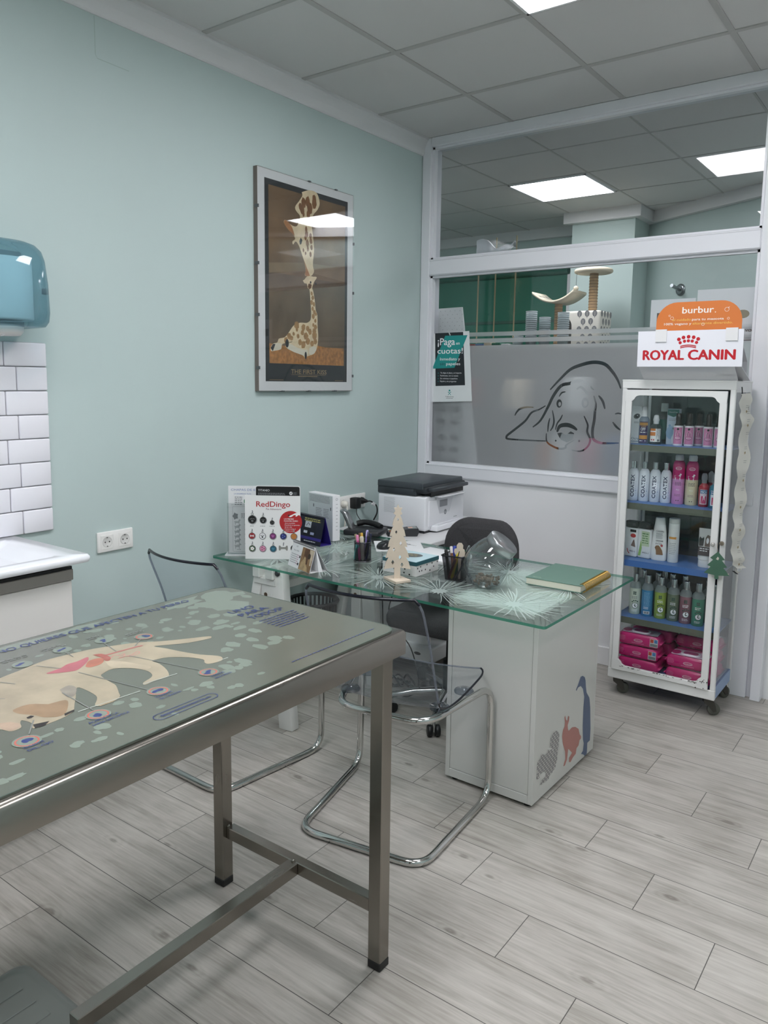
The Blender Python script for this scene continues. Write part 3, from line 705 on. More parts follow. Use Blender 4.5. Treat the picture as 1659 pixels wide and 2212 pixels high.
for i, c in enumerate(mm('g_spots')):
    r = (.026, .024, .028, .022, .024, .014, .016, .013, .013, .017, .014, .011, .012, .012, .008, .009, .02, .016, .018, .012)[i]
    n = 7; a0 = random.random()*6
    b.poly([(c[0]+r*random.uniform(.75, 1.05)*cos(a0+2*pi*j/n)*.8, c[1]+r*random.uniform(.8, 1.1)*sin(a0+2*pi*j/n)*1.15) for j in range(n)], SPOT, 6)
b.poly(mm('g_eye'), INK, 7)
b.poly([(p[0], p[1]) for p in mm('g_adult')[14:20]], TAN, 6)
b.poly(soft(mm('g_calf')), COAT, 5)
for i, c in enumerate(mm('g_cspots')):
    r = random.uniform(.010, .015) if i < 15 else random.uniform(.014, .022)
    n = 6; a0 = random.random()*6
    b.poly([(c[0]+r*random.uniform(.7, 1.0)*cos(a0+2*pi*j/n), c[1]+r*random.uniform(.8, 1.1)*sin(a0+2*pi*j/n)) for j in range(n)], P('a17a4d', .8, noise=.2, nscale=40), 6)
HOOF = P('d6cfbd', .8)
for k in ('g_legs', 'g_legs2', 'g_legs3'): b.poly(mm(k), HOOF, 7)
g = mm('g_legs'); b.poly([g[0], g[1], ((g[1][0]+g[2][0])/2, g[1][1]), (g[6][0]+.01, g[6][1])], INK, 8)
g = mm('g_legs2'); b.disc(g[1], .012, INK, 8, ry=.02); b.disc((g[7][0]-.004, g[7][1]+.006), .008, INK, 8, ry=.018)
b.poly(mm('g_face'), P('6a4a31', .8), 7)
c = mm('g_calf'); b.disc((c[3][0]+.004, c[3][1]-.03), .006, INK, 8); b.disc((c[6][0]-.008, c[6][1]-.03), .006, INK, 8)
GOLD = P('a58a63', .6)
b.text('THE FIRST KISS', 2.80, 1.526, .022, GOLD, 3, 3.062); b.rect(2.80, 1.5205, 3.058, 1.5215, GOLD, 3); b.lines(2.85, 1.512, 3.012, 1, .01, GOLD, 3, .0028)
b.lines(2.652, 1.494, 2.75, 1, .01, GOLD, 3, .002); b.lines(3.13, 1.494, 3.2, 1, .01, GOLD, 3, .002)
part('poster_print', b, t, 'giraffe picture on black border')
part('glass_front', MB().box(xf, 2.583, 1.442, xf+.003, 3.272, 2.443, GLASS('picture_glass', 'fcfdfd', rough=.015)), t)
CLIP = P('6f7174', .35, .8)
for y, z in [(2.583, 1.55), (2.583, 1.79), (2.583, 2.02), (2.583, 2.27), (3.272, 1.52), (3.272, 1.95), (3.272, 2.2)]:
    part('clip', MB().box(xf-.018, y-.003, z-.007, xf+.0045, y+.003, z+.007, CLIP), t)
for y, z in [(2.74, 1.442), (2.93, 1.442), (3.13, 1.442), (2.93, 2.443), (3.13, 2.443)]:
    part('clip', MB().box(xf-.018, y-.007, z-.003, xf+.0045, y+.007, z+.003, CLIP), t)
# ------------------------------------------------------------------ examination table
STEEL = brushed('938e87', .22, (260, 4, 260)); STEELV = brushed('908b84', .22, (260, 260, 4)); STEELX = brushed('938e87', .22, (4, 260, 260))
TX0, TX1, TY0, TY1, TZ = .955, 1.603, .22, 1.503, .902
t = thing('examination_table', 'stainless steel veterinary examination table with square legs in the foreground', 'table', ((TX0+TX1)/2, (TY0+TY1)/2, 0))
hx, hy = (TX1-TX0)/2, (TY1-TY0)/2
b = MB()
prof = [(0, .842), (0, .892), (.0015, .8965), (.005, .9005), (.0095, TZ), (.02, TZ)]
R = []
for ins, z in prof: R.append([(x, y, z) for x, y in rrect(-hx+ins, -hy+ins, hx-ins, hy-ins, .004, 2)])
b.rings(R, STEEL, False, True)
b.rings([[(x, y, .842) for x, y in rrect(-hx, -hy, hx, hy, .004, 2)], [(x, y, .842) for x, y in rrect(-hx+.028, -hy+.028, hx-.028, hy-.028, .004, 2)], [(x, y, .895) for x, y in rrect(-hx+.028, -hy+.028, hx-.028, hy-.028, .004, 2)]], STEEL, False, False, False)
part('top_frame', b, t)
part('apron_bead', MB().tube([(x, y, .845) for x, y in rrect(-hx+.004, -hy+.004, hx-.004, hy-.004, .004, 2)], .003, STEEL, 6, True), t)
for x0, y0 in ((1.529, 1.458), (.960, 1.448), (1.529, .25), (.960, .25)):
    ox, oy = x0-(TX0+TX1)/2, y0-(TY0+TY1)/2
    lg = part('leg', MB().box(ox, oy, .022, ox+.039, oy+.039, .86, STEELV, .002, 1), t)
    part('foot_cap', MB().box(ox-.001, oy-.001, 0, ox+.040, oy+.040, .024, BLACK, .003, 1), lg, 'black plastic foot')
cy = -(TY0+TY1)/2; cx = -(TX0+TX1)/2
part('cross_rail', MB().box(.999+cx, 1.462+cy, .150, 1.529+cx, 1.492+cy, .186, STEELX, .002, 1), t)
part('stretcher', MB().box(1.249+cx, .80+cy, .150, 1.283+cx, 1.462+cy, .186, STEEL, .002, 1).box(1.2498+cx, .8008+cy, .0, 1.2822+cx, .832+cy, .1495, STEELV, .002, 1), t)
part('weld', MB().at((1.266+cx, 1.462+cy, .187)).ball((0, 0, 0), .006, STEELX), t)
part('weld', MB().at((.999+cx, 1.47+cy, .187)).ball((0, 0, 0), .006, STEELX), t)
# printed mat
MATBG = P('66695f', .2, noise=.05, nscale=3, coat=.15)
BLOB = P('7f887d', .25); NAVY = P('333d74', .3); FURC = P('a89c86', .35, noise=.16, nscale=16); FURD = P('977d62', .35, noise=.16, nscale=22)
SHD = P('8c857a', .4, noise=.2, nscale=30); PINK = P('b5666f', .3, noise=.15, nscale=20); ORG = P('b5715e', .3, noise=.2, nscale=24); REDR = P('b9665a', .3); GREY = P('7d7f7a', .4)
b = MB(); pts = rrect(.972, .24, 1.590, 1.490, .045, 6)
b.prism(pts, TZ+.0002, TZ+.0040, MATBG)
b.face((0, 0, TZ+.0040), (1, 0, 0), (0, 1, 0))
EDG = P('4d5a52', .2)
n = len(pts)
b.add([b.pt(p, 1) for p in pts]+[b.pt((p[0]+(1.281-p[0])*.006, p[1]+(.865-p[1])*.004), 1) for p in pts], [(j, (j+1) % n, n+(j+1) % n, n+j) for j in range(n)], EDG)
def blob(c, rx, ry, lay=1, m=None, wob=.16):
    k = 14; a0 = random.random()*6; f = [1+random.uniform(-wob, wob) for _ in range(k)]
    b.poly([(c[0]+rx*f[j]*cos(a0+2*pi*j/k), c[1]+ry*f[j]*sin(a0+2*pi*j/k)) for j in range(k)], m or BLOB, lay)
for c in mm('t_blob_pts'): blob(c, random.uniform(.010, .022), random.uniform(.010, .022))
for c in mm('t_blob2'): blob(c, random.uniform(.004, .011), random.uniform(.004, .011))
for c, r1, r2 in (((1.11, 1.36), .07, .05), ((1.05, 1.41), .045, .06), ((1.02, 1.30), .03, .07), ((1.0, 1.0), .02, .08), ((1.01, .86), .02, .07)): blob(c, r1, r2, 1, None, .4)
for _ in range(26): blob((random.uniform(1.44, 1.56), random.uniform(.5, 1.1)), random.uniform(.004, .014), random.uniform(.004, .016))
for _ in range(34): blob((random.uniform(1.02, 1.30), random.uniform(.9, 1.30)), random.uniform(.005, .017), random.uniform(.005, .017))
b.poly(soft(mm('t_dog')), FURC, 2)
b.poly(soft(mm('t_head')), FURD, 3); b.poly(soft(mm('t_shade')), SHD, 3); b.poly(soft(mm('t_shade2')), P('b5a892', .4, noise=.2, nscale=20), 3); b.poly(mm('t_ear'), P('a8927f', .4, noise=.2, nscale=20), 3)
for k in ('t_eye', 't_mouth', 't_paw'): b.poly(mm(k), P('2b2320', .3), 4)
b.poly(mm('t_paw2'), P('a8967b', .4, noise=.3, nscale=40), 3)
b.poly(soft(mm('t_lung')), PINK, 4); b.poly(soft(mm('t_stom')), ORG, 4); b.poly(soft(mm('t_liver')), P('a55f55', .3, noise=.2, nscale=30), 5)
b.stroke(mm('t_int'), .006, P('b06a66', .3), 4); b.stroke([(v.x, v.y) for v in spline([(q[0], q[1], 0) for q in mm('t_int2')], 4)], .0028, P('c08a80', .3), 4)
ld = mm('t_lead')
for i in range(0, len(ld), 2): b.stroke([ld[i], ld[i+1]], .0025, GREY, 5)
gd = mm('t_ground')
for i in range(0, len(gd), 2): b.stroke([gd[i], gd[i+1]], .003, P('aeb3ab', .3), 3)
rings = mm('t_rings'); rr = mm('t_rr')
for i, c in enumerate(rings):
    r = math.hypot(rr[i][0]-c[0], rr[i][1]-c[1])*1.0
    b.disc(c, r*1.18, BLOB, 5); b.ring(c, r, .0032, REDR, 6)
    for k in range(3): b.disc((c[0]+random.uniform(-.25, .25)*r, c[1]+random.uniform(-.35, .35)*r), r*.28, NAVY, 6, 8, r*.42, random.random()*3)
for c in mm('t_spots'):
    b.disc(c, .02, BLOB, 5)
    for k in range(2): b.disc((c[0]+random.uniform(-.006, .006), c[1]+random.uniform(-.01, .01)), .004, NAVY, 6, 8, .008, random.random())
# lettering reads along the table
b.face((0, 0, TZ+.0040), (0, 1, 0), (-1, 0, 0))
def ty(s_, y0, y1, x, h, m=NAVY, bold=0): b.text(s_, y0, -x, h, m, 6, y1, 'l', max(bold, .018))
ty('LO QUE', .705, .797, 1.028, .021); ty('NO QUIERES QUE AFECTEN A TU PERRO', .809, 1.325, 1.024, .021)
ty('UNO', 1.318, 1.398, 1.196, .024); ty('PARA', 1.318, 1.412, 1.232, .024); ty('TODOS*', 1.318, 1.436, 1.268, .024)
b.lines(1.315, -1.296, 1.44, 6, .0135, NAVY, 6, .0042); b.lines(1.16, -1.548, 1.445, 1, .01, NAVY, 6, .003, 0.0)
ty('desparasitatumascota.es', .822, .934, 1.553, .0105, NAVY, .01)
cap = rrect(.808, -1.562, .948, -1.538, .012, 5)
b.stroke(cap+[cap[0]], .0016, NAVY, 6)
for a, c, x, y0, y1 in (('GUSANOS', 'DEL OJO', 1.480, .612, .655), ('ÁCAROS DE LA', 'SARNA SARCÓPTICA', 1.480, .728, .80), ('GUSANOS', 'DEL CORAZÓN', 1.478, .868, .915), ('GUSANOS', 'REDONDOS', 1.480, 1.0, 1.042)):
    ty(a, y0, y0+(y1-y0)*.8, x, .0075); ty(c, y0, y1, x+.0125, .0075)
for x, y0, y1 in ((1.128, 1.05, 1.10), (1.083, .98, 1.017), (1.075, .875, .93), (1.075, .785, .845)): b.lines(y0, -x, y1, 2, .009, GREY, 6, .004)
tag(part('table_mat', b, None), 'printed grey-green dog parasite mat under clear plastic on the steel table', 'table mat')

# ------------------------------------------------------------------ clear chairs
CHROME = P('c9c8c6', .10, 1)
ACR = GLASS('clear_acrylic', 'fafbfd', 'd3d8e0', .02, 1.49, .035, 'c8ced8')
RIM = P('0d0e1c', .2); RIMG = GLASS('clear_edge', 'dcdfe6', 'a4a9b4', .02, 1.49, .25, 'b9bec8')
RIML = P('7f86a8', .12)
def make_chair(label):
    t = thing('clear_plastic_chair', label, 'chair', (0, 0, 0), 0, 'clear sled chairs at the glass desk')
    fr = [(-.225, 0, .0125), (.225, 0, .0125), (.265, .50, .0125), (.262, .505, .425), (.165, .15, .403), (-.165, .15, .403), (-.262, .505, .425), (-.265, .50, .0125)]
    part('frame', MB().tube(fillet(fr, .075, 7, True), .0125, CHROME, 12, True), t, 'chrome sled tube')
    prof = spline([(.515, .468), (.47, .455), (.40, .438), (.30, .425), (.23, .425), (.185, .442), (.16, .49), (.135, .56), (.10, .66), (.06, .75), (.02, .84)], 4)
    n = len(prof)-1; G = []
    for i, p in enumerate(prof):
        s_ = i/n
        hw = .266-.10*s_ if s_ < .45 else .221-.012*(s_-.45)/.55
        if s_ < .12: hw *= (1-.10*(1-s_/.12)**2.2)
        if s_ > .93: hw *= (1-.10*((s_-.93)/.07)**2.2)
        row = []
        for j in range(17):
            q = -1+2*j/16; c = 1-q*q
            if s_ < .5: y, z = p.x, p.y-.016*c+.010
            else: k = (s_-.5)/.5; y, z = p.x-.045*k*c+.02*k, p.y-.016*c*(1-k)+.01*(1-k)
            row.append((hw*q-.022, y, z))
        G.append(row)
    b = MB(); b.rings(G, ACR, False, False, True, False)
    sh = part('seat_shell', b, t, 'transparent one-piece seat and back')
    edge = [G[0][j] for j in range(17)]+[G[i][16] for i in range(1, n+1)]+[G[n][j] for j in range(15, -1, -1)]+[G[i][0] for i in range(n-1, 0, -1)]
    h_ = n//2
    b = MB().tube([G[n-1][16]]+[G[n][j] for j in range(16, -1, -1)]+[G[n-1][0]], .0055, RIM, 8)
    for j in (0, 16): b.tube([G[i][j] for i in range(0, h_+3)], .0036, RIM, 6).tube([G[i][j] for i in range(h_+2, n)], .0042, RIMG, 6)
    b.tube([G[0][j] for j in range(0, 17)], .003, RIMG, 6)
    part('shell_edge', b, sh, 'dark blue edge of the clear plastic')
    for x, y in ((.19, .42), (-.19, .42), (.17, .25), (-.17, .25)):
        part('mounting_disc', MB().at((x, y, .418)).lathe([(.034, 0), (.035, .006), (.03, .011), (.012, .012), (.010, .016), (0, .0165)], GLASS('clear_stud', 'd5dae0', '8a90a0', .03), 18), t)
    return t
ch = make_chair('clear plastic chair on a chrome sled base in front of the pedestal')
ch.location = (1.20, 1.835, 0); ch.rotation_euler = (0, 0, RAD(9.5))
copy_tree(ch, (.375, 1.795, 0), -1.5, 'clear plastic chair by the wall, mostly hidden behind the examination table')

# ------------------------------------------------------------------ glass desk
GT = .72
DG = GLASS('desk_glass', 'f9fdfb', 'edf6f3', .0, 1.5)
GEDGE = P('3f8d78', .12); ETCH = GLASS('etched_glass', 'eef6f4', None, .5, 1.45, .52, 'dfeeea')
t = thing('glass_tabletop', 'clear glass desk top with etched dandelion flowers and green edges', 'desk top', (.022, 2.277, 0), -.6)
LX, LY = 1.60, .83
b = MB(); o = rrect(0, 0, LX, LY, .012, 4); n = len(o)
b.add([(p[0], p[1], GT-.010) for p in o]+[(p[0], p[1], GT) for p in o], [list(range(n))[::-1], list(range(n, 2*n))], DG)
b.add([(p[0], p[1], GT-.010) for p in o]+[(p[0], p[1], GT) for p in o], [(i, (i+1) % n, n+(i+1) % n, n+i) for i in range(n)], GLASS('green_glass_edge', '8fc7b6', '2f7c66', .08, 1.5, .45, '4aa389'), True)
part('pane', b, t)
b = MB().face((0, 0, GT+.00005), (1, 0, 0), (0, 1, 0))
rnd = random.Random(4)
fl = [(1.40, .17, .21), (1.10, .15, .20), (.80, .17, .20), (.52, .14, .17), (.24, .16, .15), (1.46, .50, .20), (1.16, .58, .21), (.88, .55, .17), (.60, .52, .20), (.31, .48, .16), (1.36, .76, .16), (.75, .76, .15), (.12, .72, .14)]
for fx, fy, fr in fl:
    k = 62
    for i in range(k):
        a = 2*pi*i/k+rnd.uniform(-.04, .04); L = fr*rnd.uniform(.72, 1.05); r0 = fr*.20
        pts = []
        bend = rnd.uniform(-.12, .12)
        for j in range(5):
            q = r0+(L-r0)*j/4; aa = a+bend*(j/4)**2
            pts.append((fx+q*cos(aa), fy+q*sin(aa)))
        if any(not (.01 < p[0] < LX-.01 and .01 < p[1] < LY-.01) for p in pts): continue
        b.stroke(pts, rnd.uniform(.0028, .0062), ETCH, 0, True)
    b.poly([(fx+fr*(.24 if j % 2 else .13)*cos(2*pi*j/28), fy+fr*(.24 if j % 2 else .13)*sin(2*pi*j/28)) for j in range(28)], ETCH, 0)
part('etched_flowers', b, t, 'white etched flower pattern')
# pedestal cabinet
PED = P('c6c6c2', .22, noise=.012, nscale=2)
t = thing('desk_pedestal', 'white pedestal cabinet with animal stickers carrying the glass desk', 'cabinet', (1.177, 2.399, 0), -.6)
PW, PD, PH = .362, .556, GT-.0105
part('side_panel', MB().box(PW-.018, 0, .016, PW, PD, PH, PED, .001, 1), t)
part('side_panel', MB().box(0, 0, .016, .018, PD, PH, PED, .001, 1), t)
part('back_panel', MB().box(.0195, .003, .05, PW-.0195, .014, PH-.02, PED), t)
part('bottom_rail', MB().box(.0185, 0.0, .016, PW-.0185, PD, .048, PED, .001, 1), t)
part('top_panel', MB().box(.0185, .0, PH-.019, PW-.0185, PD, PH, P('f4f4f2', .3), .001, 1), t)  # whiter than the sides: brightness under the glass put into its colour
part('door', MB().box(.019, PD-.016, .05, PW-.019, PD-.001, PH-.02, PED), t)
for q in ((.03, .03), (PW-.03, .03), (.03, PD-.03), (PW-.03, PD-.03)): part('glide', MB().at((q[0], q[1], 0)).lathe([(.014, 0), (.014, .017)], BLACK, 12), t)
def sticker(key, nm, m, lab):
    b = MB().face((PW+.0003, 0, 0), (0, 1, 0), (0, 0, 1))
    b.poly([(y-2.399+.01, z) for y, z in mm(key)], m, 1)
    part(nm, b, t, lab)
def pat(name, c1, c2, sc, kind):
    m, nt, out = newmat(name); N, L = nt.nodes.new, nt.links.new
    tc = N('ShaderNodeTexCoord'); mp = N('ShaderNodeMapping'); L(tc.outputs['Object'], mp.inputs[0])
    mp.inputs['Rotation'].default_value = (0, RAD(90), RAD(0)) if kind != 'wave' else (RAD(-35), 0, 0)
    mx = N('ShaderNodeMix'); mx.data_type = 'RGBA'; mx.inputs['A'].default_value = lin(c1); mx.inputs['B'].default_value = lin(c2)
    if kind == 'brick':
        w = N('ShaderNodeTexBrick'); w.inputs['Scale'].default_value = sc; w.inputs['Mortar Size'].default_value = .045; w.inputs['Color1'].default_value = (0, 0, 0, 1); w.inputs['Color2'].default_value = (0, 0, 0, 1); w.inputs['Mortar'].default_value = (1, 1, 1, 1)
        L(mp.outputs[0], w.inputs['Vector']); L(w.outputs['Color'], mx.inputs['Factor'])
    else:
        w = N('ShaderNodeTexWave'); w.bands_direction = 'Z'; w.inputs['Scale'].default_value = sc; L(mp.outputs[0], w.inputs['Vector']); L(w.outputs['Fac'], mx.inputs['Factor'])
    p = N('ShaderNodeBsdfPrincipled'); p.inputs['Roughness'].default_value = .5; L(mx.outputs['Result'], p.inputs['Base Color']); L(p.outputs[0], out.inputs[0])
    return m
sticker('s_squirrel', 'squirrel_sticker', pat('grey_basketweave', '5d5c61', 'c9c6c2', 26, 'brick'), 'grey patterned squirrel sticker')
sticker('s_rabbit', 'rabbit_sticker', pat('pink_stripes', 'b78079', 'a8716b', 60, 'wave'), 'dusty pink rabbit sticker')
sticker('s_duck', 'duck_sticker', pat('blue_stripes', '5b6983', '4c5a75', 60, 'wave'), 'slate blue duck sticker')
# trestle
TW = P('dfdedb', .45, noise=.02, nscale=9)
t = thing('desk_trestle', 'white wooden trestle with round holes under the wall end of the desk', 'trestle', (.285, 2.31, 0), 0)
part('top_beam', MB().box(-.045, .0, .655, -.005, .70, .7085, TW, .003, 1).box(.03, .0, .655, .075, .70, .7085, TW, .003, 1), t)
part('beam_block', MB().box(-.05, .012, .625, .08, .064, .654, TW, .003, 1), t)
part('beam_block', MB().box(-.05, .635, .625, .08, .685, .654, TW, .003, 1), t)
for y in (.04, .66):
    part('leg', MB().bar((.075, y, .69), (.13, y, .0), .045, .075, TW, (1, 0, 0), .002), t)
    part('leg', MB().bar((-.03, y, .66), (-.17, y, .0), .04, .05, TW, (1, 0, 0), .002), t)
    b = MB().box(-.012, y-.02, .20, .045, y+.02, .66, TW, .003, 1)
    b.face((0, y-.0205, 0), (1, 0, 0), (0, 0, 1))
    for z in (.58, .535, .49, .445): b.disc((.016, z), .0085, P('4a3a2c', .7), 1, 14); b.ring((.016, z), .0105, .002, P('7d6a55', .7), 2)
    part('slotted_upright', b, t, 'upright with a row of holes')
part('stretcher', MB().box(-.004, .06, .585, .03, .64, .62, TW, .002, 1), t)
part('bolt', MB().at((.09, .018, .685), rx=90).lathe([(.013, 0), (.013, .006), (.006, .008)], P('55585a', .3, 1), 14), t)
# waste basket
BK = P('1a1b1d', .5)
t = thing('wastebasket', 'round black slatted wastebasket under the glass desk', 'wastebasket', (.155, 2.80, 0))
b = MB().lathe([(.095, 0), (.10, .01), (.10, .012)], BK, 28)
part('base', b, t)
b = MB().tube([(.118*cos(2*pi*j/40), .118*sin(2*pi*j/40), .425) for j in range(40)], .012, BK, 8, True, flat=.8)
b.tube([(.112*cos(2*pi*j/40), .112*sin(2*pi*j/40), .34) for j in range(40)], .005, BK, 6, True)
part('rim', b, t)
b = MB()
for j in range(34):
    a = 2*pi*j/34
    b.bar((.099*cos(a), .099*sin(a), .005), (.117*cos(a), .117*sin(a), .425), .011, .003, BK, (cos(a), sin(a), 0))
part('slatted_wall', b, t)

# ------------------------------------------------------------------ office chair
FAB = P('3b3a3c', .95, noise=.25, nscale=260, bump=.6, bscale=420)
t = thing('office_chair', 'dark grey fabric office chair on castors behind the glass desk', 'office chair', (.87, 2.92, 0), 3)
b = MB(); R = []
for s_, z in ((.86, .415), (.97, .42), (1, .44), (1, .465), (.97, .485), (.85, .495), (.5, .497)): R.append([(x*s_, y*s_, z) for x, y in rrect(-.235, -.23, .235, .23, .09, 6)])
part('seat', b.rings(R, FAB), t)
b = MB(); R = []
for s_, dy in ((.84, -.028), (.96, -.022), (1, -.006), (1, .016), (.95, .03), (.8, .036)):
    rr_ = []
    for x, z in rrect(-.205, -.16, .205, .16, .12, 9):
        wx = x*(1.0+.0*z)*(1-.12*(z+.16)/.32)*s_; zz = z*s_
        rr_.append((wx, dy+.30+.09*(wx/.2)**2*-.35+  .06*(zz+.2), .69+zz))
    R.append(rr_)
part('backrest', b.rings(R, FAB), t)
part('back_bar', MB().tube(spline([(0, .05, .40), (0, .26, .40), (0, .335, .46), (0, .335, .60)]), .016, BLACK, 10, flat=.6), t)
part('gas_lift', MB().lathe([(.028, .11), (.028, .25), (.016, .25), (.016, .40), (.06, .405), (.06, .415)], BLACK, 16), t)
base = part('star_base', MB().lathe([(.04, .075), (.045, .10), (.035, .12)], CHROME, 18), t, 'chrome five-arm base')
for k in range(5):
    a = RAD(-72-3+72*k); e = (.262*cos(a), .262*sin(a))
    b = MB().tube([(.03*cos(a), .03*sin(a), .105), (e[0]*.6, e[1]*.6, .098), (e[0], e[1], .078)], lambda q: .02-.007*q, CHROME, 10)
    part('arm', b, base)
    c = MB().at((e[0], e[1], 0), rz=math.degrees(a)+60)
    c.at((e[0], e[1], .026), rz=math.degrees(a)+25, rx=0)
    Xw = c.X
    for sd in (-.017, .017):
        c.X = Xw @ Matrix.Translation((0, sd, 0)) @ Matrix.Rotation(pi/2, 4, 'X')
        c.lathe([(.006, -.010), (.022, -.0105), (.0255, -.007), (.0255, .007), (.022, .0105), (.006, .010)], BLACK, 22)
    c.X = Xw; c.box(-.01, -.006, -.004, .012, .006, .05, P('b9b9ba', .2, .9), .003)
    part('caster', c, t, 'black twin castor')

# ------------------------------------------------------------------ printer stand
t = thing('printer_stand', 'white stand under the printer with a side panel and open shelf', 'cabinet', (.03, 3.115, 0), 0)
PS = P('dededf', .3, noise=.01, nscale=3)
part('stand_top', MB().box(0, 0, .698, .60, .79, GT, PS, .002, 1), t)
part('side_panel', MB().box(0.02, .02, .12, .59, .04, .698, PS, .002, 1), t)
part('side_panel', MB().box(0.02, .75, .12, .59, .77, .698, PS, .002, 1), t)
part('back_panel', MB().box(0.02, .04, .12, .035, .75, .698, PS), t)
b = MB().prism([(.0, .43), (.68, .43), (.70, .445), (.72, .49), (.72, .53), (0, .53)], .042, .748, PS, 'y')
part('pull_out_tray', b, t)
b = MB().box(.03, -.02, .12, .63, .74, .20, PS, .012, 3)
b.face((0, -.0205, 0), (1, 0, 0), (0, 0, 1)); b.disc((.55, .165), .02, P('4a4a4c', .5), 1, 16, .008)
part('base_shelf', b, t)
for q in ((.09, .05), (.55, .05), (.09, .68), (.55, .68)):
    part('caster', MB().at((q[0], q[1], .04), rx=90).lathe([(.01, -.018), (.035, -.018), (.04, -.012), (.04, .012), (.035, .018), (.01, .018)], BLACK, 20).at((q[0], q[1], .0)).box(-.012, -.012, .06, .012, .012, .125, BLACK), t)
# cables below the desk
t = MB().tube(spline([(.56, 2.92, .70), (.575, 2.90, .55), (.55, 2.89, .43), (.60, 2.87, .36), (.70, 2.86, .28), (.72, 2.90, .10), (.64, 2.93, .012), (.54, 2.945, .006)]), .003, BK, 6)
solo('power_cable', t, 'black cable hanging and kinking below the desk beside the clear chair back', 'cable')
t = MB().tube(spline([(.50, 2.90, .70), (.495, 2.905, .60), (.52, 2.88, .46), (.49, 2.93, .30), (.505, 2.945, .06), (.475, 2.935, .01)]), .003, BK, 6)
solo('power_cable', t, 'black cable dropping straight down beside the wastebasket under the desk', 'cable')
b = MB()
for k in range(5):
    b.tube(spline([(.27+.06*k, 2.99+.02*k, .006+.008*(k % 2)), (.36+.05*k, 3.04, .02+.012*k), (.48+.03*k, 2.99+.015*k, .01), (.56-.02*k, 3.07, .02)]), .0045, BK, 6)
solo('cable_tangle', b, 'tangle of black cables on the floor at the foot of the printer stand', 'cables')
# grey platform by the table foot
GP = P('878a86', .35, noise=.04, nscale=6)
t = thing('step_platform', 'low grey plastic platform with rounded corners on the floor beneath the table', 'platform', (0, 0, 0))
b = MB()
b.rings([[(x, y, z) for x, y in rrect(.86+i, .40+i, 1.215-i, .915-i, .035, 5)] for i, z in ((0, .0), (0, .032), (.004, .042), (.012, .047), (.018, .047), (.022, .043), (.03, .043))], GP)
part('deck', b, t)
for x in (.93, .99, 1.05, 1.11): part('ridge', MB().box(x, .45, .0428, x+.02, .86, .0452, GP, .001, 1), t)
# ------------------------------------------------------------------ things on the desk
Z = GT+.0006
PAPER = P('e4e5e6', .6); PAPW = P('ececee', .4); TXTG = P('7d8084', .6); TXTK = P('2a2b30', .5); RED = P('b3262b', .45); PLUM = P('7c3b56', .5); BLUET = P('6b82b4', .5)
ACRY = GLASS('acrylic_stand', 'fafbfb', 'dde4e6', .02, 1.49)
t = thing('acrylic_sign_holder', 'clear acrylic holder with a white pet tag leaflet at the wall end of the desk', 'sign holder', (.075, 2.322, Z), 37)
part('holder', MB().box(-.01, -.012, 0, .31, .055, .006, P('e3e5e6', .25)).box(0, -.002, .006, .30, 0, .235, ACRY).box(0, .004, .006, .30, .006, .235, ACRY), t, 'clear acrylic stand')
b = MB().box(.006, .0005, .012, .292, .0025, .312, PAPER)
b.face((.006, .0003, .012), (1, 0, 0), (0, 0, 1)); b.N = Vector((0, -1, 0))
b.text('CHAPAS DE IDENTIFICACIÓN', .012, .278, .010, BLUET, 1, .245); b.text('LA SEGURIDAD TUYA', .025, .262, .006, BLUET, 1, .10); b.lines(.125, .262, .2, 2, .012, BLUET, 1, .005)
b.lines(.028, .248, .065, 5, .008, TXTG, 1); b.lines(.125, .236, .2, 4, .009, TXTG, 1)
b.poly([(.068, .238), (.075, .244), (.080, .24), (.09, .24), (.095, .244), (.10, .238), (.10, .226), (.095, .222), (.09, .226), (.08, .226), (.075, .222), (.068, .226)], P('3f7d5c', .5), 1)
b.lines(.012, .215, .10, 1, .01, TXTG, 1, .0015)
fr_ = rrect(.018, .006, .115, .208, .003, 2); b.stroke(fr_+[fr_[0]], .0008, TXTG, 1)
b.rect(.155, .15, .18, .18, P('8d4a78', .5), 1)
DGY = P('a9adaf', .6)
def hound(b, x, y, k, m, lay=1):
    q = [(0, .55), (.06, .62), (.2, .60), (.55, .58), (.68, .72), (.72, .86), (.8, .88), (.95, .78), (.93, .70), (.84, .66), (.8, .45), (.76, .3), (.78, 0), (.70, 0), (.66, .3), (.4, .3), (.25, .28), (.2, .12), (.22, 0), (.14, 0), (.1, .3), (.06, .5)]
    b.poly([(x+k*u, y+k*v) for u, v in q], m, lay)
b.poly([(.03+.014*cos(2*pi*j/10)*(1 if j % 2 else .7), .165+.017*sin(2*pi*j/10)*(1 if j % 2 else .7)) for j in range(10)], TXTG, 1)
b.lines(.055, .175, .105, 4, .006, TXTG, 1)
for i in range(6):
    for j in range(2):
        hound(b, .024+.045*j, .125-.0215*i+.008*(j), .03, DGY); b.lines(.035+.045*j, .122-.0215*i+.006*j, .055+.045*j, 1, .01, TXTG, 1, .002)
part('leaflet', b, t, 'white leaflet with rows of dog silhouettes')
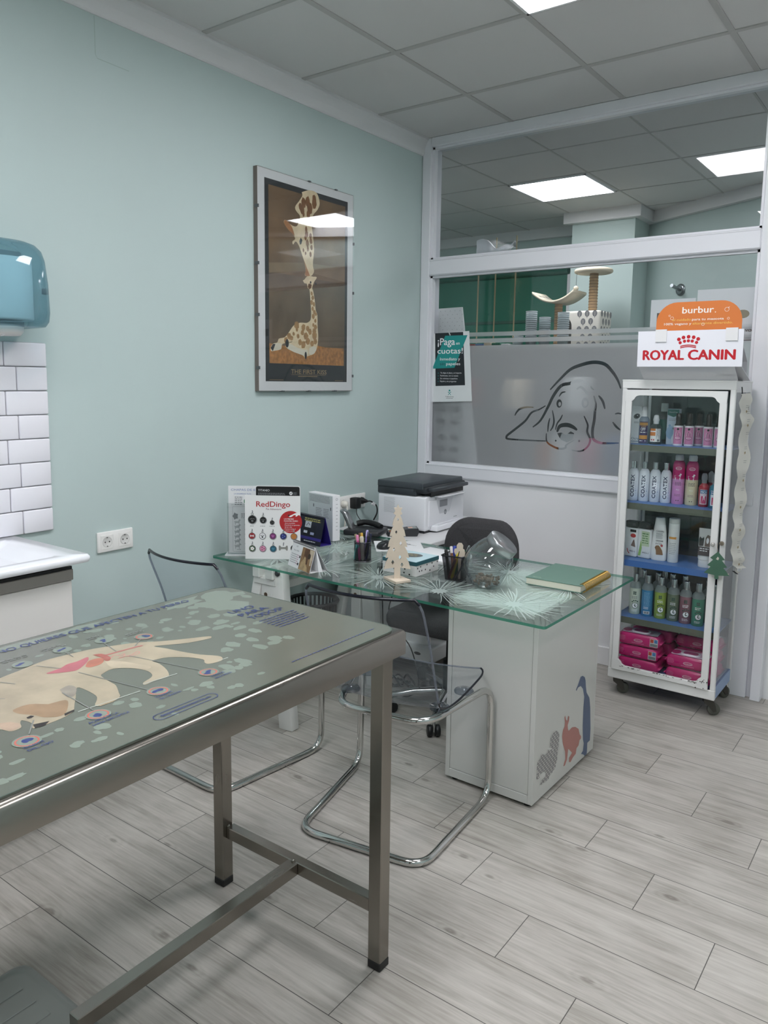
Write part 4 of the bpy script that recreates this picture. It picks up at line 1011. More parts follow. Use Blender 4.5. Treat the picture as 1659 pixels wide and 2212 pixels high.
# pet tag board
t = thing('pet_tag_board', 'white pet tag display board with a red title and red circle', 'display board', (.181, 2.327, Z), 35.2)
b = MB().box(0, 0, 0, .240, .006, .279, P('e9e9e8', .35)).box(.06, .006, 0, .18, .018, .004, PAPER)
b.face((0, -.0003, 0), (1, 0, 0), (0, 0, 1)); b.N = Vector((0, -1, 0))
b.text('RedDingo', .050, .231, .0245, RED, 1, .196, bold=.025); b.text('Pet Adventure', .092, .217, .0085, PLUM, 1, .158)
b.disc((.199, .165), .049, RED, 1, 36)
b.poly([(x, y) for x, y, a in ((.190, .190, 0), (.206, .198, 0), (.215, .203, 0), (.240, .212, 0), (.240, .195, 0), (.232, .196, 0), (.224, .190, 0), (.219, .19, 0), (.222, .196, 0), (.213, .196, 0), (.202, .188, 0), (.195, .187, 0))], P('f0efee', .5), 2)
b.disc((.191, .194), .004, TXTK, 3, 10)
b.text('LAS MEJORES', .170, .176, .006, PAPW, 3, .212, bold=.02); b.text('PLACAS DEL MUNDO', .170, .167, .006, PAPW, 3, .230, bold=.02)
for i, (tx, w) in enumerate((('Acero inoxidable', .217), ('El grabado se garantiza', .238), ('de por vida', .204), ('El precio incluye el', .220), ('grabado y envío', .215))): b.text(tx, .173, .158-.0085*i, .0052, PAPW, 3, w)
SIL = P('8e8f92', .25, .8)
def ptag(x, y, r, col, mark=None, mc=None):
    b.disc((x+.001, y-.0015), r*1.08, P('b4b4b5', .6), 1); b.disc((x, y), r, SIL, 2); b.disc((x, y), r*.86, col, 3)
    b.ring((x, y+r*1.25), r*.3, r*.12, SIL, 2, 12); b.stroke([(x-.001, y+r*1.4), (x+.002, y+r*1.75), (x+.0, y+r*2.1)], .004, TXTG, 2)
    if mark == 'paw':
        b.disc((x, y-r*.3), r*.28, mc, 4, 10)
        for q in (-.45, -.17, .17, .45): b.disc((x+q*r, y+r*(.28-abs(q)*.4)), r*.13, mc, 4, 8)
    elif mark == 'bone': b.bone(x, y, r*.5, mc)
    elif mark == 'heart': b.poly([(x+r*.5*u, y+r*.5*v) for u, v in ((0, -1), (-.9, .1), (-.8, .7), (-.4, .8), (0, .4), (.4, .8), (.8, .7), (.9, .1))], mc, 4)
    elif mark == 'flower':
        for k in range(5): b.disc((x+r*.35*cos(k*1.257), y+r*.35*sin(k*1.257)), r*.26, mc, 4, 8)
        b.disc((x, y), r*.15, P('c9a24a', .5), 5, 8)
    elif mark == 'dots':
        for k in range(3): b.disc((x+r*.4*cos(k*2.1), y+r*.4*sin(k*2.1)), r*.2, mc, 4, 8)
def bone(x, y, k, m, lay=4):
    b.poly([(x+k*u, y+k*v) for u, v in ((-1.1, .2), (-1.05, .6), (-.75, .6), (-.5, .25), (.5, .25), (.75, .6), (1.05, .6), (1.1, .2), (1.1, -.2), (1.05, -.6), (.75, -.6), (.5, -.25), (-.5, -.25), (-.75, -.6), (-1.05, -.6), (-1.1, -.2))], m, lay)
b.bone = bone
BKT = P('161617', .3)
ptag(.032, .174, .019, BKT, 'paw', SIL); ptag(.079, .172, .015, BKT, 'paw', SIL); ptag(.118, .162, .010, BKT, 'dots', SIL)
for x, w in ((.032, .02), (.078, .024), (.118, .024)): b.lines(x-w/2, .144, x+w/2, 1, .01, TXTG, 1, .0022)
row = [(P('9c2f33', .3), 'bone', PAPW), (PAPW, 'paw', BKT), (P('77386d', .3), 'heart', P('b06aa6', .3)), (P('2c3570', .3), 'dots', P('7484c4', .4)), (P('b9793f', .3), None, None)]
for i, (c_, k_, m_) in enumerate(row): ptag(.030+.0455*i, .102, .0145, c_, k_, m_)
row = [(P('39502f', .3), 'flower', PAPW), (P('d290ad', .3), 'dots', P('8d3a5c', .3)), (P('2c5e72', .3), 'heart', P('4a8199', .3))]
for i, (c_, k_, m_) in enumerate(row): ptag(.031+.0455*i, .046, .0145, c_, k_, m_)
bone(.166, .05, .018, P('9a9994', .4, .4), 2); b.stroke([(.166, .06), (.168, .075)], .004, TXTG, 2); ptag(.212, .05, .0145, BKT, 'dots', SIL)
part('board', b, t)
# black card behind it
t = thing('black_display_card', 'black rounded card with white serif title standing behind the pet tag board', 'card', (.200, 2.372, Z), 35)
b = MB().prism(rrect(0, 0, .196, .319, .008, 4), 0, .003, P('dcdcde', .5), 'y')
b.face((0, -.0003, 0), (1, 0, 0), (0, 0, 1)); b.N = Vector((0, -1, 0))
b.poly(rrect(.003, .002, .193, .316, .008, 4), P('121214', .35), 1)
b.text('TITANIO', .012, .294, .010, PAPW, 2, .062); b.lines(.012, .285, .13, 4, .0055, P('8b8d90', .5), 2, .0028, .15)
b.disc((.155, .287), .0075, PAPW, 2, 18); b.stroke([(.151, .284), (.154, .289), (.157, .286), (.159, .291)], .0025, TXTK, 3); b.lines(.165, .289, .182, 3, .004, TXTG, 2, .0022)
part('card', b, t)
# small tent calendar
SPR = P('4a4b4d', .3, .7)
def tent(name, lab, loc, rz, L, Dp, h, fm, sm):
    t = thing(name, lab, 'calendar', loc, rz)
    return t, L, Dp, h
t, L, Dp, h = tent('tent_calendar', 'small white tent calendar with a dog photo in front of the pet tag board', (.400, 2.362, Z), -19, .186, .085, .102, 0, 0)
sl = math.atan2(Dp*.35, h)
b = MB().prism([(0, 0), (Dp*.35, h), (Dp*.35+.0015, h), (.0018, 0)], 0, L, PAPW, 'x')
top = (Dp*.35, h)
b.face((0, 0, 0), (1, 0, 0), (0, Dp*.35, h)); b.N = Vector((0, -cos(sl), sin(sl)))
hh = math.hypot(*top)
b.O = Vector((0, -.0004, 0))
PH = P('8a6a48', .5, noise=.3, nscale=30)
b.rect(.09, .001, L-.001, hh-.012, PH, 1); b.rect(.112, .03, .15, hh-.014, P('5a3a22', .5, noise=.3, nscale=40), 2)
b.poly([(.095, .002), (.10, .03), (.115, .045), (.12, .06), (.132, .055), (.14, .03), (.155, .02), (.165, .002)], P('b59a72', .5, noise=.25, nscale=60), 3)
b.poly([(.15, hh-.014), (.165, .06), (.17, .03), (.18, .03), (.184, hh-.014)], P('cbbca4', .5, noise=.2, nscale=50), 3); b.disc((.155, .065), .012, P('3a2a1f', .6), 4, 12)
b.text('V19', .036, .084, .007, TXTG, 2, .05); b.text('Enero 2022', .022, .068, .006, TXTG, 2, .066)
for r in range(5):
    for c in range(7): b.rect(.012+.0092*c, .052-.0085*r, .0165+.0092*c, .0555-.0085*r, P('a0507a', .5) if c > 4 else TXTG, 2)
b.rect(.078, .045, .088, .055, TXTK, 3); b.rect(.074, .014, .084, .024, TXTK, 3)
part('front_leaf', b, t, 'month page and dog photo')
part('back_leaf', MB().prism([(Dp, 0), (Dp*.35+.002, h), (Dp*.35+.0035, h), (Dp+.002, 0)], 0, L, P('c9cacc', .4), 'x').prism([(.006, .0), (Dp-.004, .0), (Dp-.004, .0015), (.006, .0015)], .002, L-.002, P('d5d5d6', .5), 'x').prism([(Dp*.5, .0), (Dp*.37, h-.004), (Dp*.37+.0008, h-.004), (Dp*.5+.02, 0)], .004, L, PAPW, 'x'), t)
b = MB()
for i in range(26):
    b.tube([(.006+i*.0069, Dp*.35+.006*cos(a*pi/4), h-.001+.006*sin(a*pi/4)) for a in range(8)], .0009, SPR, 5, True)
part('wire_binding', b, t)
# dark tent calendar
t, L, Dp, h = tent('tent_calendar', 'dark navy tent calendar with product photos behind the pet tag board', (.05, 2.752, Z), -9, .222, .07, .132, 0, 0)
NV = P('16172c', .3); VIO = P('3a2f8a', .35)
sl = math.atan2(Dp*.45, h); top = (Dp*.45, h); hh = math.hypot(*top)
b = MB().prism([(0, 0), (Dp*.45, h), (Dp*.45+.002, h), (.002, 0)], 0, L, NV, 'x')
b.face((0, -.0004, 0), (1, 0, 0), (0, Dp*.45, h)); b.N = Vector((0, -cos(sl), sin(sl)))
YEL = P('b9b16a', .5)
b.lines(.08, .118, .20, 2, .009, YEL, 1, .005, .1)
b.rect(.0, .022, L, .035, VIO, 1); b.rect(.085, .04, .125, .10, P('0c0d18', .3), 1); b.rect(.13, .04, .175, .092, P('0f1020', .3), 1)
b.rect(.09, .078, .135, .108, P('c9cdd6', .4), 2); b.rect(.088, .05, .115, .062, P('cfd2e0', .4), 2); b.rect(.138, .046, .165, .058, P('a9aed0', .4), 2); b.stroke([(.1, .085), (.112, .1), (.128, .09)], .003, TXTK, 3)
b.lines(.10, .012, .20, 1, .01, PAPW, 1, .004)
part('front_leaf', b, t, 'dark page with two product boxes')
part('back_leaf', MB().prism([(Dp, 0), (Dp*.45+.002, h), (Dp*.45+.004, h), (Dp+.002, 0)], 0, L, VIO, 'x').prism([(.004, 0), (Dp, 0), (Dp, .0015), (.004, .0015)], .0, L, VIO, 'x'), t, 'violet back')
b = MB()
for i in range(30): b.tube([(.006+i*.0072, Dp*.45+.006*cos(a*pi/4), h-.001+.006*sin(a*pi/4)) for a in range(8)], .0009, BK, 5, True)
part('wire_binding', b, t)
# white appliance box
t = thing('white_product_box', 'white box with grey printed side standing between the calendars and wall socket', 'box', (.053, 2.880, Z), -10)
b = MB().box(0, 0, 0, .19, .046, .224, PAPW, .0015, 1)
b.face((0, -.0003, 0), (1, 0, 0), (0, 0, 1)); b.N = Vector((0, -1, 0))
b.rect(.004, .004, .186, .22, P('cdd3d3', .5), 1)
for r in range(6):
    b.lines(.012, .212-r*.006, .17, 1, .01, TXTG, 2, .0025, .1)
b.lines(.06, .15, .11, 6, .008, TXTG, 2, .003); b.lines(.12, .15, .16, 6, .008, TXTG, 2, .003); b.rect(.04, .155, .045, .17, TXTK, 2); b.rect(.172, .15, .177, .165, TXTK, 2)
b.face((.1903, 0, 0), (0, 1, 0), (0, 0, 1)); b.ring((.024, .205), .006, .0015, TXTG, 1)
for i in range(8): b.rect(.02, .18-.018*i, .03, .182-.018*i, TXTG, 1)
part('carton', b, t)

# pens and pots
MESH = GLASS('black_wire_mesh', 'b8b8bc', '6a6a6e', .25, 1.45, .24, '4a4a4d')
def pot_round(name, lab, loc, r, h):
    t = thing(name, lab, 'pen pot', loc)
    b = MB().lathe([(r, .004), (r, h)], MESH, 28, False).lathe([(.001, .003), (r, .003)], P('2a2a2c', .4, .5), 28, False)
    part('mesh_wall', b, t)
    b = MB().tube([(r*cos(2*pi*j/32), r*sin(2*pi*j/32), h) for j in range(32)], .0022, P('55565a', .25, .9), 6, True)
    part('rim', b, t); part('base_ring', MB().tube([(r*cos(2*pi*j/32), r*sin(2*pi*j/32), .003) for j in range(32)], .0028, P('77787c', .25, .9), 6, True), t)
    return t
def pen(lab, cat, cup, p0, p1, r, body, tip, clip=None, grp='pens in the round pot', name='pen'):
    cx, cy, cz = cup; a = Vector((cx+p0[0], cy+p0[1], cz+p0[2])); c = Vector((cx+p1[0], cy+p1[1], cz+p1[2]))
    t = thing(name, lab, cat, a, 0, grp); d = c-a
    part('barrel', MB().tube([(0, 0, 0), d*.08, d*.8], lambda q: r*(.45+.55*min(1, q*2.2)), body, 10), t)
    part('cap', MB().tube([d*.79, d*.97, d], lambda q: r*(1.12-.35*q*q), tip, 10), t)
    if clip: 
        n = Vector((d.y, -d.x, 0)).normalized() if abs(d.x)+abs(d.y) > 1e-4 else Vector((0, -1, 0))
        part('clip', MB().bar(d*.72+n*r*1.2, d*.96+n*r*1.2, .003, .0015, clip, n), t)
    return t
c1 = (.602, 2.618, Z)
pot_round('mesh_pen_pot', 'round dark mesh pen pot full of pens left of the polka dot box', c1, .037, .086)
for lab, p0, p1, r, bc, tc_ in (
    ('lilac capped pen standing highest in the round mesh pot', (.006, .006, .005), (.012, .016, .135), .0055, P('8c7fc4', .3), P('b9aee0', .3)),
    ('pink pen leaning to the front of the round mesh pot', (0, -.02, .005), (-.008, -.03, .118), .0058, P('d95f9b', .3), P('e08ab2', .3)),
    ('cream pen leaning left beside the pink one in the round pot', (.004, -.008, .005), (-.030, -.014, .117), .0055, P('cfc7b8', .4), P('9c8f6a', .4)),
    ('yellow and white pen at the middle of the round mesh pot', (-.004, .006, .005), (-.010, .004, .122), .0058, P('d8cdb6', .4), P('cfa848', .35)),
    ('fat white and black marker at the middle of the round pot', (.008, -.010, .005), (.010, -.022, .112), .0085, P('d9d4c8', .4), P('c9bfae', .4)),
    ('teal highlighter seen through the side of the round mesh pot', (-.022, -.022, .005), (-.006, -.028, .078), .009, P('4f9a98', .4), P('4f9a98', .4)),
    ('black ballpoint on the right side of the round mesh pot', (.006, .0, .005), (.030, .006, .113), .005, BLACK, BLACK),
    ('dark blue pen behind the black ballpoint in the round pot', (.01, .012, .005), (.026, .022, .120), .005, P('23305e', .3), P('1a2040', .3)),
    ('dark brown pen at the back left of the round mesh pot', (-.01, .01, .005), (-.028, .012, .118), .005, P('4c3a30', .4), P('6b4a36', .4))):
    pen(lab, 'pen', c1, p0, p1, r, bc, tc_, SPR)
c2 = (1.081, 2.603, Z)
t = thing('mesh_pen_pot', 'square tapered black mesh pen pot beside the glass jar', 'pen pot', c2, 8)
sq = lambda w, z: [(x, y, z) for x, y in rrect(-w, -w, w, w, .008, 4)]
part('mesh_wall', MB().rings([sq(.034, .002), sq(.045, .1)], MESH, True, False, True), t)
part('rim', MB().tube(sq(.0455, .1), .003, P('3a3b3e', .3, .8), 6, True), t)
for lab, p0, p1, r, bc, tc_ in (
    ('green felt pen upright at the middle of the square pot', (-.004, .006, .004), (.0, .016, .130), .007, P('2f7d4a', .35), P('2f7d4a', .35)),
    ('blue felt pen next to the green one in the square pot', (-.012, .004, .004), (-.016, .014, .130), .007, P('3546a0', .35), P('3546a0', .35)),
    ('white capped pen leaning left in the square mesh pot', (-.006, -.004, .004), (-.028, .006, .128), .006, P('8a5f4a', .4), P('d9d4d4', .35)),
    ('black marker at the left corner of the square pot', (-.018, -.018, .004), (-.036, -.02, .118), .0065, BLACK, BLACK),
    ('yellow highlighter leaning right inside the square mesh pot', (-.010, -.016, .004), (.010, .004, .120), .0075, P('c9b43a', .4), P('d0bc4a', .35)),
    ('dark red pencil slanting across the square mesh pot', (-.02, -.022, .004), (.012, -.024, .088), .005, P('6e2f36', .4), P('6e2f36', .4)),
    ('silver ballpoint leaning out to the right of the square pot', (-.002, .0, .004), (.045, .024, .138), .004, P('9fa1a4', .25, .8), P('b5b7ba', .2, .9)),
    ('thin grey ballpoint lowest on the right of the square pot', (.004, -.006, .004), (.050, .014, .118), .0038, P('77787c', .3, .6), P('8b8c90', .3, .6))):
    pen(lab, 'pen', c2, p0, p1, r, bc, tc_, SPR, 'pens in the square pot')
WOODL = P('d2c4b2', .65, noise=.06, nscale=18)
t = thing('wooden_figure', 'flat pale wooden figure with a round head standing in the square pot', 'figure', (c2[0]+.016, c2[1]+.0, Z+.004), 20)
b = MB().prism([(-.004, 0), (.004, 0), (.006, .09), (.02, .092), (.021, .104), (.018, .118), (.012, .121), (.0125, .135), (.006, .144), (-.006, .144), (-.0125, .135), (-.012, .122), (-.021, .119), (-.023, .108), (-.018, .098), (-.006, .09)], -.003, .003, WOODL, 'y')
part('cutout', b, t)

# wooden christmas tree
t = thing('wooden_tree_ornament', 'pale plywood fir tree with a star on a small base at the desk front', 'ornament', (.913, 2.438, Z), -23.6)
part('base', MB().box(-.048, -.034, 0, .048, .034, .010, WOODL, .001, 1), t)
half = [(.012, .0), (.012, .045), (.052, .038), (.046, .062), (.034, .085), (.046, .082), (.04, .105), (.028, .128), (.038, .126), (.033, .148), (.022, .170), (.031, .169), (.026, .19), (.016, .212), (.022, .212), (.016, .235), (.008, .252), (.017, .257), (.011, .268), (.016, .28), (.006, .280), (.0, .294)]
outl = half+[(-x, z) for x, z in half[-2::-1]]
b = MB()
SH = Matrix.Rotation(RAD(62), 4, 'Z')
b.X = Matrix.Translation((0, 0, .009)) @ SH
holes = [(.0, .235, .007), (-.006, .185, .008), (.012, .14, .009), (-.014, .115, .009), (.010, .085, .010), (-.018, .065, .010), (.018, .055, .010)]
V = [Vector(p) for p in outl]; Fc = [list(range(len(outl)))]
for hx_, hz_, hr in holes:
    k = len(V); V += [Vector((hx_, hz_-hr)), Vector((hx_+hr*.6, hz_)), Vector((hx_, hz_+hr)), Vector((hx_-hr*.6, hz_))]; Fc.append([k, k+1, k+2, k+3])
r = delaunay_2d_cdt(V, [], Fc, 0, 1e-6, True)
keep = [f for f, o in zip(r[2], r[5]) if 0 in o and len(o) == 1]
for dy in (-.006, .006): b.add([(v.x, dy, v.y) for v in r[0]], [list(f) for f in keep], WOODL)
n = len(outl); b.add([(p[0], -.006, p[1]) for p in outl]+[(p[0], .006, p[1]) for p in outl], [(i, (i+1) % n, n+(i+1) % n, n+i) for i in range(n)], WOODL)
for hx_, hz_, hr in holes:
    q = [(hx_, hz_-hr), (hx_+hr*.6, hz_), (hx_, hz_+hr), (hx_-hr*.6, hz_)]
    b.add([(p[0], -.006, p[1]) for p in q]+[(p[0], .006, p[1]) for p in q], [(i, (i+1) % 4, 4+(i+1) % 4, 4+i) for i in range(4)], WOODL)
part('tree_cutout', b, t)
# polka dot box
t = thing('polka_dot_box', 'small white box with black dots and a teal lid behind the wooden tree', 'box', (.775, 2.531, Z), -1)
b = MB().box(0, 0, 0, .166, .163, .044, P('e6e6e4', .5), .001, 1)
dk = P('17181a', .6); rnd = random.Random(12)
def dots(n, w, h):
    pts = []
    while len(pts) < n:
        p = (rnd.uniform(.008, w-.008), rnd.uniform(.005, h-.005))
        if all((p[0]-q[0])**2+(p[1]-q[1])**2 > .016**2 for q in pts): pts.append(p)
    return pts
b.face((0, -.0003, 0), (1, 0, 0), (0, 0, 1)); b.N = Vector((0, -1, 0))
for p in dots(10, .166, .044): b.disc(p, .0036, dk, 0, 12)
b.face((.1663, 0, 0), (0, 1, 0), (0, 0, 1))
for p in dots(10, .163, .044): b.disc(p, .0036, dk, 0, 12)
part('box_body', b, t)
b = MB().box(-.0015, -.0015, .044, .1675, .1645, .060, P('2b5c66', .5), .001, 1)
b.face((0, 0, .0602), (1, 0, 0), (0, 1, 0)); b.rect(.0, .0, .166, .163, P('b7cfd6', .5), 0)
b.disc((.075, .095), .05, P('5a6062', .5), 1, 24, .036, .3); b.lines(.05, .11, .105, 2, .02, P('b3a26a', .5), 2, .006)
part('lid', b, t, 'teal lid with a pale blue top')
for x in (.035, .115): part('clasp', MB().box(x, -.0035, .036, x+.02, -.001, .048, P('77736a', .35, .8), .001, 1), t)
# binder / white folder
t = thing('white_folder', 'white closed folder lying between the polka dot box and mouse', 'folder', (.700, 2.780, Z), -4)
part('cover', MB().box(0, 0, 0, .235, .20, .018, PAPW, .003, 2), t)
part('pages', MB().box(.004, .003, .004, .237, .197, .014, PAPER), t)
# mouse and sheet
t = thing('desk_sheet', 'white paper sheet with small dark print under the black mouse', 'paper', (.385, 2.985, Z), -50)
b = MB().box(0, 0, 0, .235, .225, .0012, PAPER); b.face((0, 0, .0013), (.6, .8, 0), (-.8, .6, 0))
b.text('2021', .19, .02, .011, TXTK, 1, .225); b.lines(.15, .035, .19, 2, .012, TXTK, 1, .007)
part('sheet', b, t)
t = thing('computer_mouse', 'black computer mouse lying on the white sheet behind the pen pot', 'mouse', (.532, 2.893, Z+.0014), -25)
b = MB(); R = []
for s_, z in ((.94, 0), (1, .006), (.98, .016), (.86, .027), (.6, .034), (.25, .037)): R.append([(x*s_, y*s_, z*(1-.25*(y/.052)**2) if z > .01 else z) for x, y in rrect(-.032, -.05, .032, .05, .028, 8)])
part('shell', b.rings(R, P('1d1e20', .3)), t)
part('scroll_wheel', MB().at((0, .022, .026), ry=90).lathe([(.002, -.003), (.009, -.003), (.009, .003), (.002, .003)], P('3a3a3c', .6), 16), t)
# card terminal and phone
DKP = P('2b2c2f', .4)
t = thing('card_terminal', 'black handheld card payment terminal in front of the printer', 'card terminal', (.404, 3.195, Z), 42)
b = MB().prism([(-.075, 0), (.075, 0), (.085, .022), (.08, .040), (.03, .038), (-.07, .020)], -.036, .036, DKP, 'y')
b.X = Matrix.Translation((-.02, 0, .0295)) @ Matrix.Rotation(RAD(-10.4), 4, 'Y'); b.face((0, 0, .0), (1, 0, 0), (0, 1, 0))
part('terminal_body', b, t)
b = MB(); b.X = Matrix.Translation((-.02, 0, .0302)) @ Matrix.Rotation(RAD(-10.2), 4, 'Y')
for i in range(4):
    for j in range(3): b.box(-.045+.016*i, -.024+.017*j, 0, -.034+.016*i, -.012+.017*j, .002, (P('55575a', .5), P('4b8f6a', .5), P('a4703a', .5), P('9c3a3a', .5))[3 if (i, j) == (0, 0) else 1 if (i, j) == (0, 2) else 2 if (i, j) == (0, 1) else 0])
part('keypad', b, t)
b = MB(); b.X = Matrix.Translation((.052, 0, .0385)) @ Matrix.Rotation(RAD(-2), 4, 'Y'); b.box(-.022, -.026, 0, .022, .026, .0015, P('8f9a98', .2)).box(-.02, -.018, .0015, .002, .012, .002, P('c79a86', .4))
part('screen', b, t, 'pale terminal screen')
t = thing('desk_telephone', 'black desk telephone with a silver handset leaning upright by the socket', 'telephone', (.215, 3.10, Z), 18)
b = MB().box(-.07, -.075, 0, .12, .085, .028, DKP, .008, 2).tube(spline([(-.04, .05, .040), (0, .06, .048), (.06, .05, .044), (.10, .03, .034)]), .015, BLACK, 10)
part('telephone_base', b, t)
b = MB().at((-.018, -.03, .02), ry=-28, rz=0)
R = []
for s_, z in ((.8, 0), (1, .008), (1, .10), (.92, .118), (.6, .126)): R.append([(x*s_-.03*((z-.06)/.06)**2*.5, y*s_, z) for x, y in rrect(-.012, -.026, .012, .026, .01, 4)])
part('handset', b.rings(R, P('a5a7a9', .25, .85)), t, 'silver handset')
t = thing('webcam', 'small black webcam with a coiled lead beside the white box', 'webcam', (.10, 2.99, Z), 10)
part('camera_head', MB().at((0, 0, .04)).lathe([(.02, -.02), (.04, -.012), (.045, 0), (.04, .01), (.01, .014)], BLACK, 18), t)
part('stand', MB().rod((0, 0, 0), (0, 0, .03), .006, BLACK).tube([(.03+.02*cos(a*.6), -.02+.014*sin(a*.6), .004+.001*a) for a in range(28)], .0018, P('6a6b6d', .4), 6), t)

# glass jar with a tilted metal lid
JG = GLASS('jar_glass', 'f6f9f9', 'aab5ba', .02, 2.0, .05, 'e6ecee')
t = thing('glass_treat_jar', 'bulbous clear glass jar with a tilted silver lid and treats inside', 'jar', (1.218, 2.602, Z), 12)
axis_b = MB(); R = []; RI = []
n = 30
for k in range(15):
    q = k/14; z = .004+.150*q
    r = .055+.036*sin(pi*min(q*1.25, 1)*.62+.0) if q < .55 else .091-.03*((q-.55)/.45)**2
    dx = .0 if q < .45 else .052*((q-.45)/.55)**1.5
    tl = RAD(38)*max(0, (q-.45)/.55)
    ring_ = []
    for j in range(n):
        a = 2*pi*j/n; rr_ = r*(1+.03*cos(8*a+9*q)*(1-abs(2*q-1)))
        x, y = rr_*cos(a), rr_*sin(a)
        ring_.append((dx+x*cos(tl), y, z-x*sin(tl)*1.0+.0))
    R.append(ring_)
R0 = [[(p[0]*.01, p[1]*.01, .004) for p in R[0]]]+[[(p[0]*.9, p[1]*.9, .001) for p in R[0]]]+R
part('jar_body', MB().rings(R0, JG, False, False), t)
cxx = sum(p[0] for p in R[-1])/n; czz = sum(p[2] for p in R[-1])/n
b = MB().at((cxx-.002, 0, czz), ry=38).lathe([(.058, -.006), (.062, -.004), (.062, .026), (.059, .029), (0, .029)], P('a9abad', .28, .9), 30, False)
part('lid', b, t, 'brushed silver lid')
b = MB(); rnd = random.Random(3)
for _ in range(46):
    a = rnd.random()*6.28; q = rnd.random()**.5*.050
    b.X = Matrix.Translation((q*cos(a), q*sin(a), .010+rnd.random()*.028)) @ Matrix.Rotation(rnd.random()*3, 4, (rnd.random(), rnd.random(), 1))
    b.box(-.010, -.005, -.004, .010, .005, .004, P('5a4536', .8) if rnd.random() < .6 else P('7a6250', .8), .0025, 1)
tr = part('treats', b, t, 'brown biscuits at the bottom'); tr['kind'] = 'stuff'
# notebook
t = thing('spiral_notebook', 'thick sage green notebook with gold spiral binding on the desk corner', 'notebook', (1.331, 2.711, Z), 1)
NG = P('5d7d70', .5, noise=.02, nscale=20)
part('pages', MB().box(.003, .003, .003, .222, .287, .026, P('ddd9c9', .8)), t)
b = MB().box(0, 0, .026, .226, .29, .029, NG, .001, 1); b.face((0, 0, .0291), (1, 0, 0), (0, 1, 0)); b.text('agenda', .02, .02, .009, P('a7b9a2', .4), 1, .055); b.ring((.12, .24), .012, .001, P('93ab9b', .4), 1)
part('front_cover', b, t); part('back_cover', MB().box(0, 0, 0, .226, .29, .0028, NG, .001, 1), t)
GOLDM = P('b7924a', .22, .95)
b = MB(); pth = []
for i in range(30*10+1):
    a = 2*pi*i/10; pth.append((.224+.0165*cos(a), .012+.268*i/300, .0165+.0165*sin(a)))
part('gold_spiral', b.tube(pth, .0014, GOLDM, 5), t, 'gold wire spiral')
# printer
t = thing('laser_printer', 'white and dark grey laser printer in the corner beside the glazed partition', 'printer', (.186, 3.282, GT), 2); t.scale = (.73, 1, 1.06)
PWH = P('e3e4e8', .35, noise=.006, nscale=4); PDK = P('33383d', .4); PDK2 = P('24282c', .45)
b = MB().box(0, 0, .012, .405, .41, .180, PWH, .012, 3).box(.01, .01, 0, .39, .40, .014, PDK2)
b.face((0, -.0004, 0), (1, 0, 0), (0, 0, 1)); b.N = Vector((0, -1, 0))
for i in range(13): b.rect(.055, .160-.006*i, .145+.004*(i % 2), .1615-.006*i, P('a6a8ac', .5), 0)
part('body', b, t)
b = MB().box(.400, .03, .03, .412, .38, .158, PWH, .004, 2)
b.box(.4105, .135, .118, .4140, .215, .152, P('8f9196', .4), .001, 1)
b.face((.4125, 0, 0), (0, 1, 0), (0, 0, 1)); b.poly([(.09, .176), (.285, .176), (.24, .085), (.135, .085)], P('d2d3d8', .4), 0)
b.disc((.195, .088), .0135, P('7d8086', .4), 1, 24); b.text('hp', .187, .083, .0085, PWH, 2, .203, slant=.25); b.lines(.285, .05, .33, 1, .01, TXTG, 1, .003)
part('front_panel', b, t)
part('paper_tray', MB().box(.38, .06, .008, .455, .37, .034, PWH, .004, 2).box(.40, .09, .034, .44, .34, .038, P('d4d5d9', .4)), t)
part('output_slot', MB().box(.31, .05, .176, .409, .39, .196, BLACK).box(.36, .09, .172, .47, .34, .178, PWH, .002, 1), t, 'dark paper slot with white tray')
b = MB().box(-.002, -.002, .180, .33, .412, .216, PDK, .006, 2).box(.30, -.002, .196, .41, .412, .226, PDK2, .006, 2)
b.face((0, -.0026, 0), (1, 0, 0), (0, 0, 1)); b.N = Vector((0, -1, 0))
for i in range(6): b.rect(.06, .186+.005*i, .15, .188+.005*i, PDK2, 0)
part('scanner_housing', b, t)
part('scanner_lid', MB().box(-.002, -.004, .2135, .385, .414, .246, P('3d4348', .35), .006, 3), t)
part('control_panel', MB().box(.36, .02, .205, .455, .39, .222, PDK, .006, 2), t)
# ------------------------------------------------------------------ wheeled glass cabinet
CX0, CX1, CY0, CY1, CZ0, CZ1 = 1.366, 1.857, 3.585, 3.905, .088, 1.516
CW, CD, CH = CX1-CX0, CY1-CY0, CZ1
ENA = P('e0e0df', .3, noise=.02, nscale=6); SHB = P('4f74ab', .4, noise=.04, nscale=9); OLV = P('5e6256', .45, noise=.05, nscale=9); SHBF = P('3f6db0', .4)
CGL = GLASS('cabinet_glass', 'fbfdfd', None, .0, 1.5)
t = thing('medicine_cabinet', 'white metal glass-door cabinet on castors stocked with pet care products', 'cabinet', (CX0, CY0, 0))
cab = t
b = MB()
for x0, y0 in ((0, 0), (CW-.022, 0), (0, CD-.02), (CW-.022, CD-.02)): b.box(x0, y0, CZ0, x0+.022, y0+.02, CZ1, ENA, .003, 1)
b.box(-.001, -.001, CZ1-.040, CW+.001, .019, CZ1-.001, ENA, .003, 1).box(.02, CD-.019, CZ1-.04, CW-.02, CD-.001, CZ1-.006, ENA).box(-.002, -.002, CZ1-.006, CW+.002, CD, CZ1+.0005, ENA, .002, 1)
b.box(-.001, -.001, CZ0-.001, CW+.001, .019, CZ0+.046, ENA, .003, 1).box(.02, CD-.019, CZ0+.001, CW-.02, CD-.001, CZ0+.045, ENA)
for x0 in (0, CW-.018): b.box(x0+.001, .02, CZ1-.05, x0+.017, CD-.02, CZ1-.006, ENA).box(x0+.001, .02, CZ0+.001, x0+.017, CD-.02, CZ0+.06, P('8fa6c9', .4))
